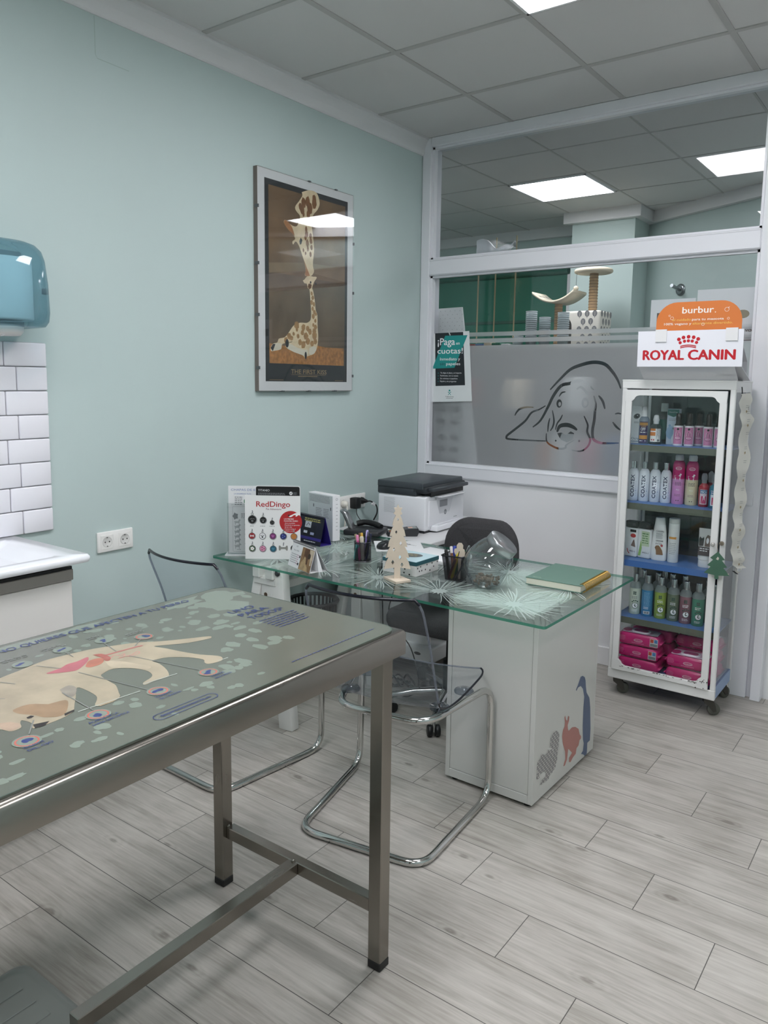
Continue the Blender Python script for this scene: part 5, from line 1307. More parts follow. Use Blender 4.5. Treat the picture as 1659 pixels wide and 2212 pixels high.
part('carcass', b, t)
part('floor_plate', MB().box(.004, .004, CZ0+.030, CW-.004, CD-.004, CZ0+.046, P('56609c', .4, noise=.06, nscale=12)), t, 'blue bottom plate')
for x in (.006, CW-.010): part('side_pane', MB().box(x, .022, CZ0+.06, x+.004, CD-.022, CZ1-.05, CGL), t)
part('back_pane', MB().box(.022, CD-.012, CZ0+.05, CW-.022, CD-.008, CZ1-.04, CGL), t)
SZ = (1.218, .944, .670, .391)
for i, z in enumerate(SZ):
    fm = SHBF if i == 2 else OLV
    sh = part('shelf', MB().box(.012, .030, z-.005, CW-.012, CD-.014, z, SHB).box(.012, .026, z-.030, CW-.012, .030, z-.0003, fm), t, 'blue shelf' if i == 2 else 'blue shelf with an olive front edge')
# door frame with notched corners
dx0, dx1, dz0, dz1 = .020, CW-.030, CZ0+.048, CZ1-.045
d = MB()
d.box(dx0, -.012, dz0, dx0+.030, .004, dz1, ENA, .002, 1).box(dx1-.030, -.012, dz0, dx1, .004, dz1, ENA, .002, 1)
d.box(dx0, -.012, dz1-.026, dx1, .004, dz1, ENA, .002, 1).box(dx0, -.012, dz0, dx1, .004, dz0+.024, ENA, .002, 1)
for sx, ox in ((1, dx0), (-1, dx1)):
    for sz, oz in ((1, dz0), (-1, dz1)):
        q = [(0, 0), (.062, 0), (.062, .026)]+[(.062-.020*sin(a*pi/12)-.0, .026+.020*(1-cos(a*pi/12))) for a in range(1, 6)]+[(.030, .052), (0, .052)]
        d.prism([(ox+sx*u, oz+sz*v) for u, v in (q if sx*sz > 0 else q[::-1])], -.0125, -.0005, ENA, 'y')
CHIP = P('55524f', .7)
door = part('door', d, t, 'white framed glass door')
b = MB().face((0, -.0128, 0), (1, 0, 0), (0, 0, 1)); rnd = random.Random(9)
for _ in range(34):
    x = rnd.uniform(.06, .42); zt = CZ0+.0485+.024-rnd.uniform(0, .005)
    k = 6; r_ = rnd.uniform(.0015, .005); b.poly([(x+r_*1.6*cos(2*pi*j/k)*rnd.uniform(.6, 1), zt+r_*.6*sin(2*pi*j/k)*rnd.uniform(.6, 1)) for j in range(k)], CHIP, 1)
for _ in range(14): b.disc((rnd.uniform(dx1-.06, dx1), rnd.uniform(dz0, dz0+.05)), rnd.uniform(.0015, .004), CHIP, 1, 6)
part('chipped_paint', b, door, 'chipped paint')
part('door_pane', MB().box(dx0+.028, -.006, dz0+.022, dx1-.028, -.003, dz1-.024, CGL), door)
part('door_knob', MB().at((dx1-.014, -.012, .805), rx=90).lathe([(.004, 0), (.004, .012), (.009, .014), (.009, .021), (.005, .024)], P('cfcdc8', .3, .6), 14), door)
part('side_knob', MB().at((CW-.010, -.001, .812), rx=90).lathe([(.006, 0), (.006, .012), (.010, .014), (.010, .02), (.006, .024)], P('9b9082', .3, .8), 14), t, 'small metal knob')
DKM = P('4c4a46', .4, .6); RUB = P('55564f', .6)
for x, y, a in ((.035, .045, 20), (CW-.035, .045, 30), (CW-.035, CD-.04, 60), (.035, CD-.04, 45)):
    b = MB().at((x, y, 0)).lathe([(.018, .076), (.02, .084), (.016, .089)], DKM, 14)
    b.at((x, y, 0), rz=a).prism([(-.022, .076), (.018, .076), (.03, .05), (.036, .022), (.022, .018), (.0, .045), (-.02, .06)], -.016, -.0125, DKM, 'y').prism([(-.022, .076), (.018, .076), (.03, .05), (.036, .022), (.022, .018), (.0, .045), (-.02, .06)], .0125, .016, DKM, 'y')
    cst = part('caster', b, t, 'dark metal castor')
    w = MB(); w.X = Matrix.Translation((x, y, 0)) @ Matrix.Rotation(RAD(a), 4, 'Z') @ Matrix.Translation((.026, 0, .0285)) @ Matrix.Rotation(pi/2, 4, 'X')
    w.lathe([(.006, -.011), (.024, -.011), (.028, -.007), (.028, .007), (.024, .011), (.006, .011)], RUB, 22)
    part('wheel', w, cst, 'grey rubber wheel')

FA = RAD(-78)                                     # bottles face the room
SHEEN = .25
def seats(x, y, z): return (x, y, z+.0004)
def bottle(name, lab, cat, loc, r, prof, bodym, capprof, capm, grp=None, rz=0):
    t = thing(name, lab, cat, loc, rz, grp)
    part('bottle_body', MB().lathe(prof, bodym, 26), t)
    part('cap', MB().lathe(capprof, capm, 20), t)
    return t
def label(t, r, z0, f, nm='label', lab=None):
    b = MB().wrap(r+.0003, FA, z0); f(b); part(nm, b, t, lab); return t
SILC = P('b9bbbd', .12, .9); WBOT = P('e6e9f0', .22); INKB = P('1e2b52', .4)
yF = 3.70
# shelf 2 : four white conditioner bottles
def coatex(loc, lab):
    t = bottle('shampoo_bottle', lab, 'bottle', loc, .0245, [(.022, 0), (.0245, .004), (.0245, .128), (.0225, .142), (.016, .152), (.012, .155)], WBOT, [(.0125, .154), (.0125, .186), (.0118, .188)], SILC, 'white bottles with navy upright lettering')
    def f(b):
        V, F, a, bb, c, d = text_geo('COATEX'); k = .105/(bb-a); kh = .0165/.73
        for ox, oz in ((0, 0), (-.0007, 0), (.0007, 0), (0, .0006), (0, -.0006)): b.add([b.pt((.0055-v[1]*kh+ox, .020+(v[0]-a)*k+oz), 1) for v in V], F, INKB)
        for i in range(7): b.patch(.0135, .022+.011*i, .0148, .029+.011*i, P('9aa3b8', .5), 1, 1)
        b.patch(.0125, .048, .0160, .052, P('4f7cc0', .4), 1, 1)
    label(t, .0245, .0, f, 'lettering', 'navy lettering up the bottle'); return t
nth = ('first white lettered bottle at the left end of the second shelf', 'second white lettered bottle from the left on the second shelf', 'third white lettered bottle from the left on the second shelf', 'fourth white lettered bottle, next to the tall pink can')
for i, x in enumerate((1.403, 1.452, 1.501, 1.550)): coatex(seats(x, yF+.006*i, SZ[1]), nth[i])
# two tall cans
MAG = P('c22a72', .28)
def can(loc, lab, low):
    t = thing('shampoo_can', lab, 'bottle', loc)
    part('bottle_body', MB().lathe([(.026, 0), (.0275, .003), (.0275, .118)], low, 26).lathe([(.0275, .118), (.0275, .178), (.025, .192), (.018, .203), (.014, .206)], MAG, 26), t)
    part('cap', MB().lathe([(.0175, .203), (.019, .205), (.019, .224), (.016, .230)], P('dadbdd', .35), 22), t, 'white cap')
    def f(b):
        el = [(.013*cos(2*pi*j/22), .168+.0065*sin(2*pi*j/22)) for j in range(23)]
        b.stroke(el, .0014, PAPW, 1); b.text('Inodorina', -.0105, .1655, .005, PAPW, 1, .0105)
        hound(b, -.019, .113, .036, PAPW, 1)
        for i in range(3): b.lines(-.014, .101-.006*i, .016, 1, .01, P('6a5f64', .5), 1, .0026, .1)
        b.text('Aloe', -.008, .066, .0065, PAPW, 1, .008); b.lines(-.014, .045, .014, 2, .006, P('7d5c68', .5), 1, .0022); b.disc((-.004, .018), .0025, P('4a3038', .5), 1, 8); b.disc((.005, .018), .0025, P('4a3038', .5), 1, 8)
    label(t, .0275, 0, f, 'print'); return t
can(seats(1.604, 3.725, SZ[1]), 'tall shampoo can, magenta above and lilac pink below', P('d18cc4', .3))
can(seats(1.663, 3.730, SZ[1]), 'tall shampoo can, magenta above and cream below', P('d9cfac', .3))
def mist(loc, lab, liq, lc):
    t = bottle('spray_bottle', lab, 'bottle', loc, .0225, [(.020, 0), (.0225, .004), (.0225, .088), (.018, .10), (.011, .106), (.010, .110)], liq, [(.011, .108), (.011, .122), (.013, .124), (.0125, .142), (.009, .152), (.004, .153)], GLASS('frosty_cap', 'e0e4e6', 'a9b0b4', .1, 1.45, .5, 'dfe3e6'))
    def f(b):
        b.patch(-.016, .012, .016, .080, lc, 1); b.patch(-.016, .062, .016, .078, P('3f6f96', .4), 2); b.text('MOI', -.012, .064, .010, PAPW, 3, .013, bold=.02)
        b.patch(-.010, .016, .012, .050, P('c03a66', .4), 2); b.poly([(-.008, .014), (-.002, .035), (.0, .052), (.006, .05), (.006, .036), (.013, .014)], PAPW, 3)
    label(t, .0225, 0, f); return t
mist(seats(1.722, 3.715, SZ[1]), 'spray bottle of red liquid on the second shelf', P('a5323f', .15), P('d9c3cc', .4))
mist(seats(1.772, 3.700, SZ[1]), 'spray bottle of blue liquid on the second shelf, partly behind the door frame', P('2f6f86', .15), P('dfe6ea', .4))
bottle('spray_bottle', 'spray bottle behind the red one, only its frosted cap showing', 'bottle', seats(1.735, 3.78, SZ[1]), .02, [(.020, 0), (.0225, .004), (.0225, .088), (.018, .10), (.011, .106)], P('8b3a44', .2), [(.011, .104), (.013, .124), (.0125, .148), (.004, .158)], MATS['frosty_cap'])
# shelf 1
t = thing('carton_box', 'slim white carton with an eye picture at the left end of the top shelf', 'box', seats(1.379, 3.69, SZ[0]), 0)
b = MB().box(0, 0, 0, .047, .04, .174, P('e2e4e6', .4), .001, 1); b.face((0, -.0003, 0), (1, 0, 0), (0, 0, 1))
b.text('Ocryl', .004, .018, .011, P('2f5f7d', .4), 1, .043); b.disc((.026, .128), .016, P('55595d', .5), 1, 18, .012, .4); b.disc((.026, .128), .008, P('17181a', .3), 2, 14); b.disc((.028, .131), .0025, PAPW, 3, 8); b.lines(.014, .10, .04, 2, .005, TXTG, 1, .002); b.rect(.003, .008, .044, .011, P('2f5f7d', .4), 1)
part('carton', b, t)
t = bottle('spray_bottle', 'purple and orange labelled spray bottle with a white pump on the top shelf', 'bottle', seats(1.438, 3.70, SZ[0]), .0235, [(.021, 0), (.0235, .004), (.0235, .112), (.018, .124), (.012, .128)], P('8793a0', .15), [(.0125, .127), (.0125, .140), (.013, .15), (.009, .172), (.003, .174)], WHT2)
def f(b):
    b.patch(-.02, .004, .02, .104, P('3b2f5c', .35), 1); b.patch(-.02, .022, .02, .040, P('c98b3a', .4), 2); b.patch(-.02, .086, .02, .100, P('b9863f', .4), 2); b.text('OFF', -.012, .062, .015, PAPW, 3, .009, bold=.02); b.text('urine', -.010, .079, .008, P('d8a24a', .4), 3, .012); b.lines(-.014, .052, .014, 1, .01, PAPW, 3, .004); b.lines(-.016, .012, .016, 1, .01, PAPW, 3, .004)
label(t, .0235, 0, f)
FLQ = GLASS('clear_plastic_bottle', 'dfe6e4', '9fb0ac', .03, 1.45, .10, 'c9d2cf')
t = bottle('spray_bottle', 'short clear spray bottle with orange label and white pump on the top shelf', 'bottle', seats(1.492, 3.705, SZ[0]), .028, [(.026, 0), (.028, .004), (.028, .072), (.022, .088), (.012, .096)], FLQ, [(.0125, .094), (.0125, .108), (.0145, .112), (.010, .134), (.004, .137)], WHT2)
def f(b):
    b.patch(-.024, .012, .026, .074, P('e4e2dd', .4), 1); b.patch(-.024, .040, .002, .074, P('c9793a', .4), 2); b.patch(-.024, .058, .002, .063, PAPW, 3); b.lines(.006, .07, .024, 8, .006, TXTG, 2, .003); b.patch(-.018, .018, -.012, .025, RED, 2, 2); b.patch(-.008, .018, -.002, .025, RED, 2, 2); b.patch(.010, .014, .022, .024, P('6a6c6e', .5), 2, 2)
label(t, .028, 0, f)
t = bottle('flask_bottle', 'large clear flask with green label behind the small spray bottle', 'bottle', seats(1.50, 3.80, SZ[0]), .04, [(.036, 0), (.038, .004), (.038, .12), (.030, .142), (.016, .152)], FLQ, [(.017, .150), (.017, .188), (.015, .19)], P('c9d4d0', .2))
label(t, .038, 0, lambda b: b.patch(-.034, .02, .034, .115, P('2c5f54', .4), 1))
t = thing('carton_box', 'pale blue carton with a white dog and dark green top on the top shelf', 'box', seats(1.532, 3.735, SZ[0]), 0)
b = MB().box(0, 0, 0, .056, .03, .166, P('c3cfdb', .4), .001, 1); b.face((0, -.0003, 0), (1, 0, 0), (0, 0, 1))
b.poly([(.002, .164), (.054, .164), (.054, .140), (.030, .128), (.002, .138)], P('2d6a62', .4), 1); b.text('DentiCan', .010, .148, .006, PAPW, 2, .046); b.lines(.008, .118, .048, 2, .006, TXTG, 1, .002); b.disc((.014, .088), .006, P('8fb0cc', .4), 1, 12)
b.disc((.020, .055), .022, P('9dbbd6', .4), 1, 16, .03); b.poly([(.028, .006), (.024, .03), (.034, .055), (.032, .075), (.040, .082), (.050, .075), (.052, .05), (.054, .006)], PAPW, 2); b.disc((.036, .075), .0075, P('5c4536', .5), 3, 10); b.disc((.042, .066), .0022, BLACK, 4, 8); b.disc((.046, .057), .004, P('8a6a52', .5), 3, 8)
part('carton', b, t)
BRK = P('2a211e', .2); PNKL = P('c77fa2', .35)
def perfume(loc, lab, grp='pink labelled bottles with dark pumps'):
    t = bottle('perfume_bottle', lab, 'bottle', loc, .021, [(.020, 0), (.021, .003), (.021, .088), (.019, .092)], P('e6e3e6', .3), [(.0195, .091), (.013, .100), (.012, .118), (.013, .120), (.012, .146), (.010, .148)], BRK, grp)
    def f(b):
        b.patch(-.021, .008, .021, .084, PNKL, 1); b.poly([(-.010, .03), (-.008, .062), (.002, .074), (.010, .06), (.012, .03)], PAPW, 2); b.disc((.0, .076), .005, BLACK, 3, 12); b.poly([(-.013+.013*1.0*(1-cos(2*pi*j/20)), .036+.010*sin(2*pi*j/20)) for j in range(20)], BLACK, 3); b.text('Perfume', -.010, .0335, .005, PAPW, 4, .011)
        b.stroke([(-.006, .048), (-.004, .06), (0, .066)], .0015, BLACK, 3); b.stroke([(.006, .046), (.005, .058)], .0015, BLACK, 3)
    label(t, .021, 0, f); return t
perfume(seats(1.596, 3.70, SZ[0]), 'pink labelled bottle with dark pump beside the pale blue carton')
perfume(seats(1.642, 3.71, SZ[0]), 'pink labelled bottle with dark pump, second from the pale blue carton')
perfume(seats(1.670, 3.765, SZ[0]), 'pink labelled bottle tucked behind its neighbours at the middle of the top shelf')
perfume(seats(1.612, 3.80, SZ[0]), 'pink labelled bottle at the back of the top shelf, only its pump showing')
perfume(seats(1.727, 3.705, SZ[0]), 'pink labelled bottle, left of the pair at the right end of the top shelf')
perfume(seats(1.772, 3.71, SZ[0]), 'pink labelled bottle at the right end of the top shelf, touching the door frame')
# shelf 3
def flat_bottle(loc, lab, lc, mark, rz):
    t = thing('powder_bottle', lab, 'bottle', loc, rz, 'flat white bottles with black flip caps')
    b = MB().box(-.031, -.019, 0, .031, .019, .142, P('e4e5e6', .3), .007, 2)
    for i in range(22): b.box(-.0316, -.014, .018+.005*i, -.030, .014, .0205+.005*i, P('d2d3d5', .4))
    part('bottle_body', b, t)
    part('cap', MB().box(-.030, -.0185, .143, .030, .0185, .174, BLACK, .004, 2).box(.008, -.0195, .152, .02, -.018, .164, P('3a3a3c', .3)), t, 'black flip cap')
    b = MB().face((0, -.0194, 0), (1, 0, 0), (0, 0, 1)); mark(b); part('label', b, t)
def mk1(b):
    b.rect(-.004, .122, .026, .134, BLACK, 1); b.disc((.012, .105), .014, P('b5373a', .4), 1, 14, .010); b.poly([(.002, .055), (.012, .08), (.018, .088), (.022, .07), (.026, .05)], P('7c6a62', .5), 1); b.text('MO-1', -.002, .025, .008, INKB, 1, .024, bold=.02); b.stroke([(-.016, .04), (-.012, .025), (-.004, .016)], .004, RED, 1)
def mk2(b):
    b.rect(-.012, .06, .028, .132, P('c3d2b4', .4), 1); b.lines(-.008, .118, .024, 5, .011, P('4c7d45', .5), 2, .004); b.text('MO-1', -.004, .025, .008, BLACK, 2, .026, bold=.02); b.poly([(-.026, .012), (-.014, .012), (-.008, .05), (-.014, .09)], P('8fb56a', .4), 1)
flat_bottle(seats(1.413, 3.70, SZ[2]), 'flat white bottle with black flip cap and red label spot', None, mk1, -8)
flat_bottle(seats(1.476, 3.70, SZ[2]), 'flat white bottle with black flip cap and pale green label', None, mk2, -8)
t = thing('shampoo_bottle', 'white tapered shampoo bottle with a brown puppy on its label', 'bottle', seats(1.541, 3.70, SZ[2]))
el_ = lambda a_, b_, z: [(a_*cos(2*pi*j/28), b_*sin(2*pi*j/28), z) for j in range(28)]
part('bottle_body', MB().rings([el_(.034, .02, 0), el_(.037, .022, .006), el_(.036, .022, .06), el_(.031, .021, .13), el_(.026, .020, .168), el_(.024, .019, .172)], P('ebebea', .28)), t)
part('cap', MB().rings([el_(.0245, .0192, .172), el_(.022, .018, .200), el_(.020, .016, .204)], P('e4e4e3', .3)), t)
b = MB().face((.004, -.0224, 0), (1, 0, 0), (0, 0, 1)); b.text('CHAMPÚ', -.014, .138, .008, TXTK, 1, .022); b.lines(-.014, .131, .018, 6, .005, TXTG, 1, .002); b.text('otovet', -.014, .092, .010, TXTK, 1, .02, bold=.02); b.text('n', -.014, .077, .012, TXTK, 1, -.006); b.lines(-.003, .084, .018, 2, .005, TXTG, 1, .002)
b.poly([(-.010, .028), (-.012, .05), (-.018, .062), (-.012, .072), (.0, .074), (.008, .066), (.018, .05), (.022, .03)], P('8b6a4b', .5), 1); b.disc((.014, .074), .006, P('b0474a', .5), 1, 12); b.disc((-.012, .064), .002, BLACK, 2, 8)
part('label', b, t)
t = bottle('lotion_bottle', 'slim white bottle with an orange band on the blue-fronted shelf', 'bottle', seats(1.606, 3.70, SZ[2]), .0245, [(.0225, 0), (.0245, .003), (.0245, .185)], P('ebebe8', .3), [(.0245, .186), (.0245, .205), (.022, .208)], P('e0dfdb', .35))
label(t, .0245, 0, lambda b: (b.patch(-.022, .112, .012, .122, P('d99a4a', .4), 1), b.ring((.010, .117), .006, .0012, P('d99a4a', .4), 2), b.lines(-.016, .09, .014, 7, .008, TXTG, 1, .002)))
t = thing('cream_tube', 'white squeeze tube with a cat and dog picture standing on its cap', 'tube', seats(1.752, 3.69, SZ[2]), -4)
def tub(w, d_, z): return [(w*cos(2*pi*j/24), d_*sin(2*pi*j/24), z) for j in range(24)]
part('tube_body', MB().rings([tub(.029, .02, .034), tub(.031, .02, .04), tub(.032, .012, .12), tub(.033, .003, .168), tub(.033, .0015, .178)], P('e4e3e2', .3)), t)
part('cap', MB().rings([tub(.028, .02, 0), tub(.029, .021, .003), tub(.029, .021, .033)], P('e9e8e7', .35)), t)
b = MB(); b.face((0, -.0215, .04), (1, 0, 0), (0, .010, .11)); b.rect(-.027, .015, .027, .055, P('453a3c', .45), 1); b.lines(-.02, .045, .02, 2, .01, PAPW, 2, .004); b.poly([(-.025, .058), (-.026, .09), (-.022, .102), (-.017, .094), (-.010, .094), (-.006, .102), (-.004, .09), (-.006, .06)], P('3c3a3a', .5), 1); b.poly([(.0, .058), (.002, .095), (.010, .112), (.022, .108), (.026, .09), (.026, .058)], P('6a5a52', .5, noise=.3, nscale=80), 1); b.disc((.012, .085), .006, PAPW, 2, 10, .014)
part('label', b, t)
# shelf 4 : coloured shampoos
def menfor(loc, lab, col, back=False, plain=False):
    body = P(col, .22)
    t = bottle('shampoo_bottle', lab, 'bottle', loc, .0275, [(.025, 0), (.0275, .004), (.0275, .128)], body, [(.0135, .158), (.0135, .196), (.012, .1985)], SILC, 'coloured shampoo bottles with silver caps')
    part('shoulder', MB().lathe([(.0275, .128), (.0272, .136), (.024, .148), (.017, .156), (.0135, .159)], GLASS('frosted_shoulder', 'dfe6e6', 'b0b8b8', .1, 1.45, .6, 'ccd6d6'), 26, False), t, 'pale translucent shoulder')
    if back: return t
    GR = P('27483f', .4)
    def f(b):
        if plain:
            b.lines(-.014, .115, .014, 12, .006, P('7fb0d0', .5), 1, .0025, .15); b.patch(-.014, .012, .016, .026, P('dfe6ea', .5), 1); 
            for i in range(8): b.patch(-.012+.0033*i, .014, -.0105+.0033*i+.0007*(i % 3), .024, P('3c4a55', .5), 2, 1)
            b.lines(-.014, .043, .012, 2, .006, PAPW, 1, .0025); return
        for i in range(2):
            for j in range(2): b.patch(-.006+.0075*i, .098+.0085*j, .0, .105+.0085*j, GR, 1, 1) if i == 0 else b.patch(.0015, .098+.0085*j, .0075, .105+.0085*j, GR, 1, 1)
        b.lines(-.012, .086, .014, 2, .007, PAPW if not loc[0] < 1.45 else TXTG, 1, .003)
        b.disc((.004, .045), .0125, PAPW, 2, 20); b.ring((.004, .045), .0145, .002, GR, 3, 20); b.disc((.006, .045), .006, GR, 3, 12); b.disc((.008, .047), .0042, PAPW, 4, 10)
        for u, v in ((-.011, .062), (-.004, .0675), (.005, .0685), (.013, .065)): b.disc((u+.002, v), .0035, GR, 1, 10)
        b.lines(-.012, .022, .016, 2, .006, PAPW, 1, .002)
    label(t, .0275, 0, f, 'print')
    return t
menfor(seats(1.441, 3.70, SZ[3]), 'milky white shampoo bottle with a green paw print on the fourth shelf', 'ccd6c6')
menfor(seats(1.500, 3.70, SZ[3]), 'bright blue shampoo bottle with a barcode on the fourth shelf', '3f86b4', False, True)
menfor(seats(1.562, 3.70, SZ[3]), 'lime green shampoo bottle with a paw print on the fourth shelf', '96ab4f')
menfor(seats(1.622, 3.70, SZ[3]), 'olive grey shampoo bottle with a paw print on the fourth shelf', '6d7a66')
menfor(seats(1.680, 3.695, SZ[3]), 'dusty mauve shampoo bottle with a paw print on the fourth shelf', '8a626b')
menfor(seats(1.737, 3.69, SZ[3]), 'sea green shampoo bottle with a paw print on the fourth shelf', '41866f')
menfor(seats(1.447, 3.80, SZ[3]), 'silver-capped shampoo bottle hidden behind the milky white one', '8ba39a', True)
menfor(seats(1.526, 3.775, SZ[3]), 'grey green shampoo bottle in the gap behind the blue and lime ones', '7f9188', True)
menfor(seats(1.535, 3.85, SZ[3]), 'grey shampoo bottle at the very back behind the blue one', '7c8a86', True)
menfor(seats(1.588, 3.80, SZ[3]), 'dark olive shampoo bottle in the gap behind the lime one', '56683f', True)
menfor(seats(1.645, 3.80, SZ[3]), 'dark green shampoo bottle behind the olive grey one', '4c5c50', True)
menfor(seats(1.760, 3.77, SZ[3]), 'dark teal shampoo bottle behind the sea green one', '3f6a62', True)
menfor(seats(1.806, 3.72, SZ[3]), 'pale shampoo bottle behind the door frame beside the sea green one', '88a097', True)
# wipes
WIP = P('c2246f', .25, noise=.06, nscale=14); WIPL = P('d9b3c9', .3); WIPW = P('e6dfe6', .3)
def wipes(loc, lab, rz=0, big=True, sticker_=False):
    t = thing('wipes_pack', lab, 'wipes', loc, rz, 'magenta packs of wipes on the cabinet floor')
    w, d_, h = .099, .052, .056
    b = MB(); R = []
    for s_, z in ((.93, 0), (.985, .006), (1, .022), (.99, .040), (.95, .050), (.86, .0555)):
        R.append([(x*s_, y*s_, z-.004*((abs(x)/w)**4)*(z/h)) for x, y in rrect(-w, -d_, w, d_, .014, 5)])
    b.rings(R, WIP); 
    b.rings([[(sx_*(w-.004), y*k, .022+zz*k2) for y, zz in ((-d_*.9, -.012), (d_*.9, -.012), (d_*.9, .012), (-d_*.9, .012))] for sx_, k, k2 in ((-1, 1, 1), (-1.06, .96, .25), (-1.13, 1.0, .12))], WIP)
    b.rings([[(sx_*(w-.004), y*k, .022+zz*k2) for y, zz in ((-d_*.9, -.012), (-d_*.9, .012), (d_*.9, .012), (d_*.9, -.012))] for sx_, k, k2 in ((1, 1, 1), (1.06, .96, .25), (1.13, 1.0, .12))], WIP)
    b.face((0, 0, .0557), (1, 0, 0), (0, 1, 0)); b.poly(rrect(-w*.82, -d_*.80, w*.82, d_*.8, .01, 4), WIPL, 0); b.disc((-.065, 0), .02, WIP, 1, 16, .03); b.poly([(.05, -.04), (.085, -.035), (.085, .03), (.06, .01)], WIPW, 1)
    part('pouch', b, t)
    l = MB().rings([[(x, y, z) for x, y in rrect(-.042+i, -.028+i, .042-i, .028-i, .02, 6)] for i, z in ((0, .0545), (0, .0585), (.002, .060))], WIPW).rings([[(x, y, z) for x, y in rrect(-.033+i, -.020+i, .033-i, .020-i, .015, 6)] for i, z in ((0, .0595), (.001, .0612))], P('a8326f', .3))
    part('flip_lid', l, t, 'white rimmed flip lid')
    b = MB().face((0, -d_*1.002, 0), (1, 0, 0), (0, .0, 1)); el = [(.0+.020*cos(2*pi*j/20), .024+.0065*sin(2*pi*j/20)) for j in range(21)]; b.stroke(el, .0013, WIPW, 1); b.text('Inodorina', -.016, .0215, .005, WIPW, 1, .016)
    b.lines(-.092, .035, -.06, 4, .006, P('dd8fb4', .4), 1, .0016); b.lines(-.03, .010, .03, 1, .006, P('dd8fb4', .4), 1, .002)
    if sticker_: b.rect(.055, .006, .092, .045, P('d8d5d8', .4), 1); b.rect(.057, .026, .072, .043, P('c0432f', .4), 2); b.rect(.075, .026, .09, .043, P('4f7fb5', .4), 2); b.rect(.057, .008, .09, .022, TXTG, 2)
    part('print', b, t)
ZB = CZ0+.0464
wipes((1.491, 3.672, ZB), 'wipes pack at the bottom of the left stack in the cabinet', 1)
wipes((1.489, 3.674, ZB+.0622), 'wipes pack in the middle of the left stack, with a picture sticker', -1, True, True)
wipes((1.491, 3.672, ZB+.1244), 'wipes pack on top of the left stack, with a picture sticker', 2, True, True)
wipes((1.515, 3.80, ZB), 'wipes pack on the cabinet floor hidden behind the left stack', 0)
wipes((1.515, 3.80, ZB+.0622), 'middle wipes pack hidden behind the left stack', -1)
wipes((1.517, 3.80, ZB+.1244), 'wipes pack rising behind the left stack', -3)
wipes((1.727, 3.668, ZB), 'wipes pack at the bottom front of the right stack in the cabinet', -1)
wipes((1.725, 3.672, ZB+.0622), 'wipes pack on top at the front of the right stack', 1)
wipes((1.732, 3.80, ZB), 'wipes pack on the cabinet floor behind the right stack', 0)
wipes((1.730, 3.80, ZB+.0622), 'middle wipes pack behind the right stack', 1)
wipes((1.732, 3.795, ZB+.1244), 'wipes pack on top behind the right stack', -1)
# header sign
t = thing('header_sign', 'white folded cardboard header with red crown and lettering on top of the cabinet', 'sign', (1.452, 3.505, 0), 0)
SGN = P('e9e9f0', .25); SGR = P('c11f2b', .35)
SW = .437
b = MB().prism([(.006, 1.574), (.0, 1.728), (.003, 1.728), (.009, 1.574)], 0, SW, SGN, 'x')
b.face((0, .006, 1.574), (1, 0, 0), (0, -.006, .154)); HB = .154
def bigtxt(s_, x0, x1, z, h, bold): b.text(s_, x0, z, h, SGR, 1, x1, 'l', bold+.035)
bigtxt('ROYAL', .026, .200, .030, .043, .045); bigtxt('CANIN', .220, .408, .030, .043, .045)
for i, (x, z) in enumerate(((-.040, .1135), (-.021, .121), (0, .1235), (.021, .121), (.040, .1135), (-.034, .099), (-.016, .105), (.0, .1065), (.016, .105), (.034, .099))): b.disc((.217+x, z+.003), .0078 if i < 5 else .0068, SGR, 1, 16)
for dz in (0, -.0065): b.stroke([(.217+.033*k/4, .086+dz+.0055*(1-(k/4)**2)) for k in range(-4, 5)], .0045, SGR, 1)
part('front_panel', b, t)
b = MB().prism([(.006, 1.574), (.085, CZ1+.001), (.088, CZ1+.001), (.009, 1.576)], .008, SW-.028, P('d9d9de', .12, coat=.3), 'x')
part('underside_panel', b, t); part('rear_panel', MB().prism([(.009, 1.576), (.20, CZ1+.001), (.203, CZ1+.001), (.012, 1.578)], .004, SW-.004, P('d5d5da', .4), 'x').prism([(.003, 1.725), (.20, 1.60), (.203, CZ1+.001), (.20, CZ1+.001), (.198, 1.60), (.003, 1.722)], .02, SW-.02, P('d5d5da', .4), 'x'), t)
t = thing('orange_sign', 'orange round-shouldered card taped above the white header sign', 'sign', (1.527, 3.512, 1.726), 0)
b = MB(); sw, shh = .350, .122
o = [(0, -.03), (sw, -.03)]+[(sw-.085+.085*cos(a*pi/16), shh-.085+.085*sin(a*pi/16)) for a in range(9)]+[(.085-.085*sin(a*pi/16), shh-.085+.085*cos(a*pi/16)) for a in range(9)]
b.prism(o, 0, .003, P('cf7433', .45), 'y')
b.face((0, -.0002, 0), (1, 0, 0), (0, .0, 1)); ORW = P('eae4dc', .5); ORY = P('e3b455', .5)
b.text('burbur', .108, .074, .028, ORW, 1, .236, bold=.03); b.disc((.243, .075), .0022, ORW, 1, 8)
b.text('el cuidado', .068, .043, .010, ORY, 1, .145, bold=.03); b.text('para tu mascota', .150, .043, .010, ORW, 1, .278, bold=.03)
b.text('100% vegano y', .034, .026, .010, ORW, 1, .148, bold=.03); b.text('altamente divertido.', .153, .026, .010, ORY, 1, .314, bold=.03)
for x, z, r in ((.055, .066, .004), (.066, .055, .007), (.288, .084, .009), (.196, .026, .006), (.296, .047, .005)): b.ring((x, z), r, .0012, ORW, 1, 16)
b.stroke([(.292, .092), (.298, .095), (.294, .088)], .0014, ORW, 1)
part('card', b, t)
for i, x in enumerate((.002, .292)):
    b = MB().box(x, -.0095, -.045, x+.048, -.0080, .008, P('e2e1e2', .3)).box(x, -.0085, .006, x+.048, -.0003, .0075, P('e2e1e2', .3))
    part('paper_tab', b, t, 'white paper tab')
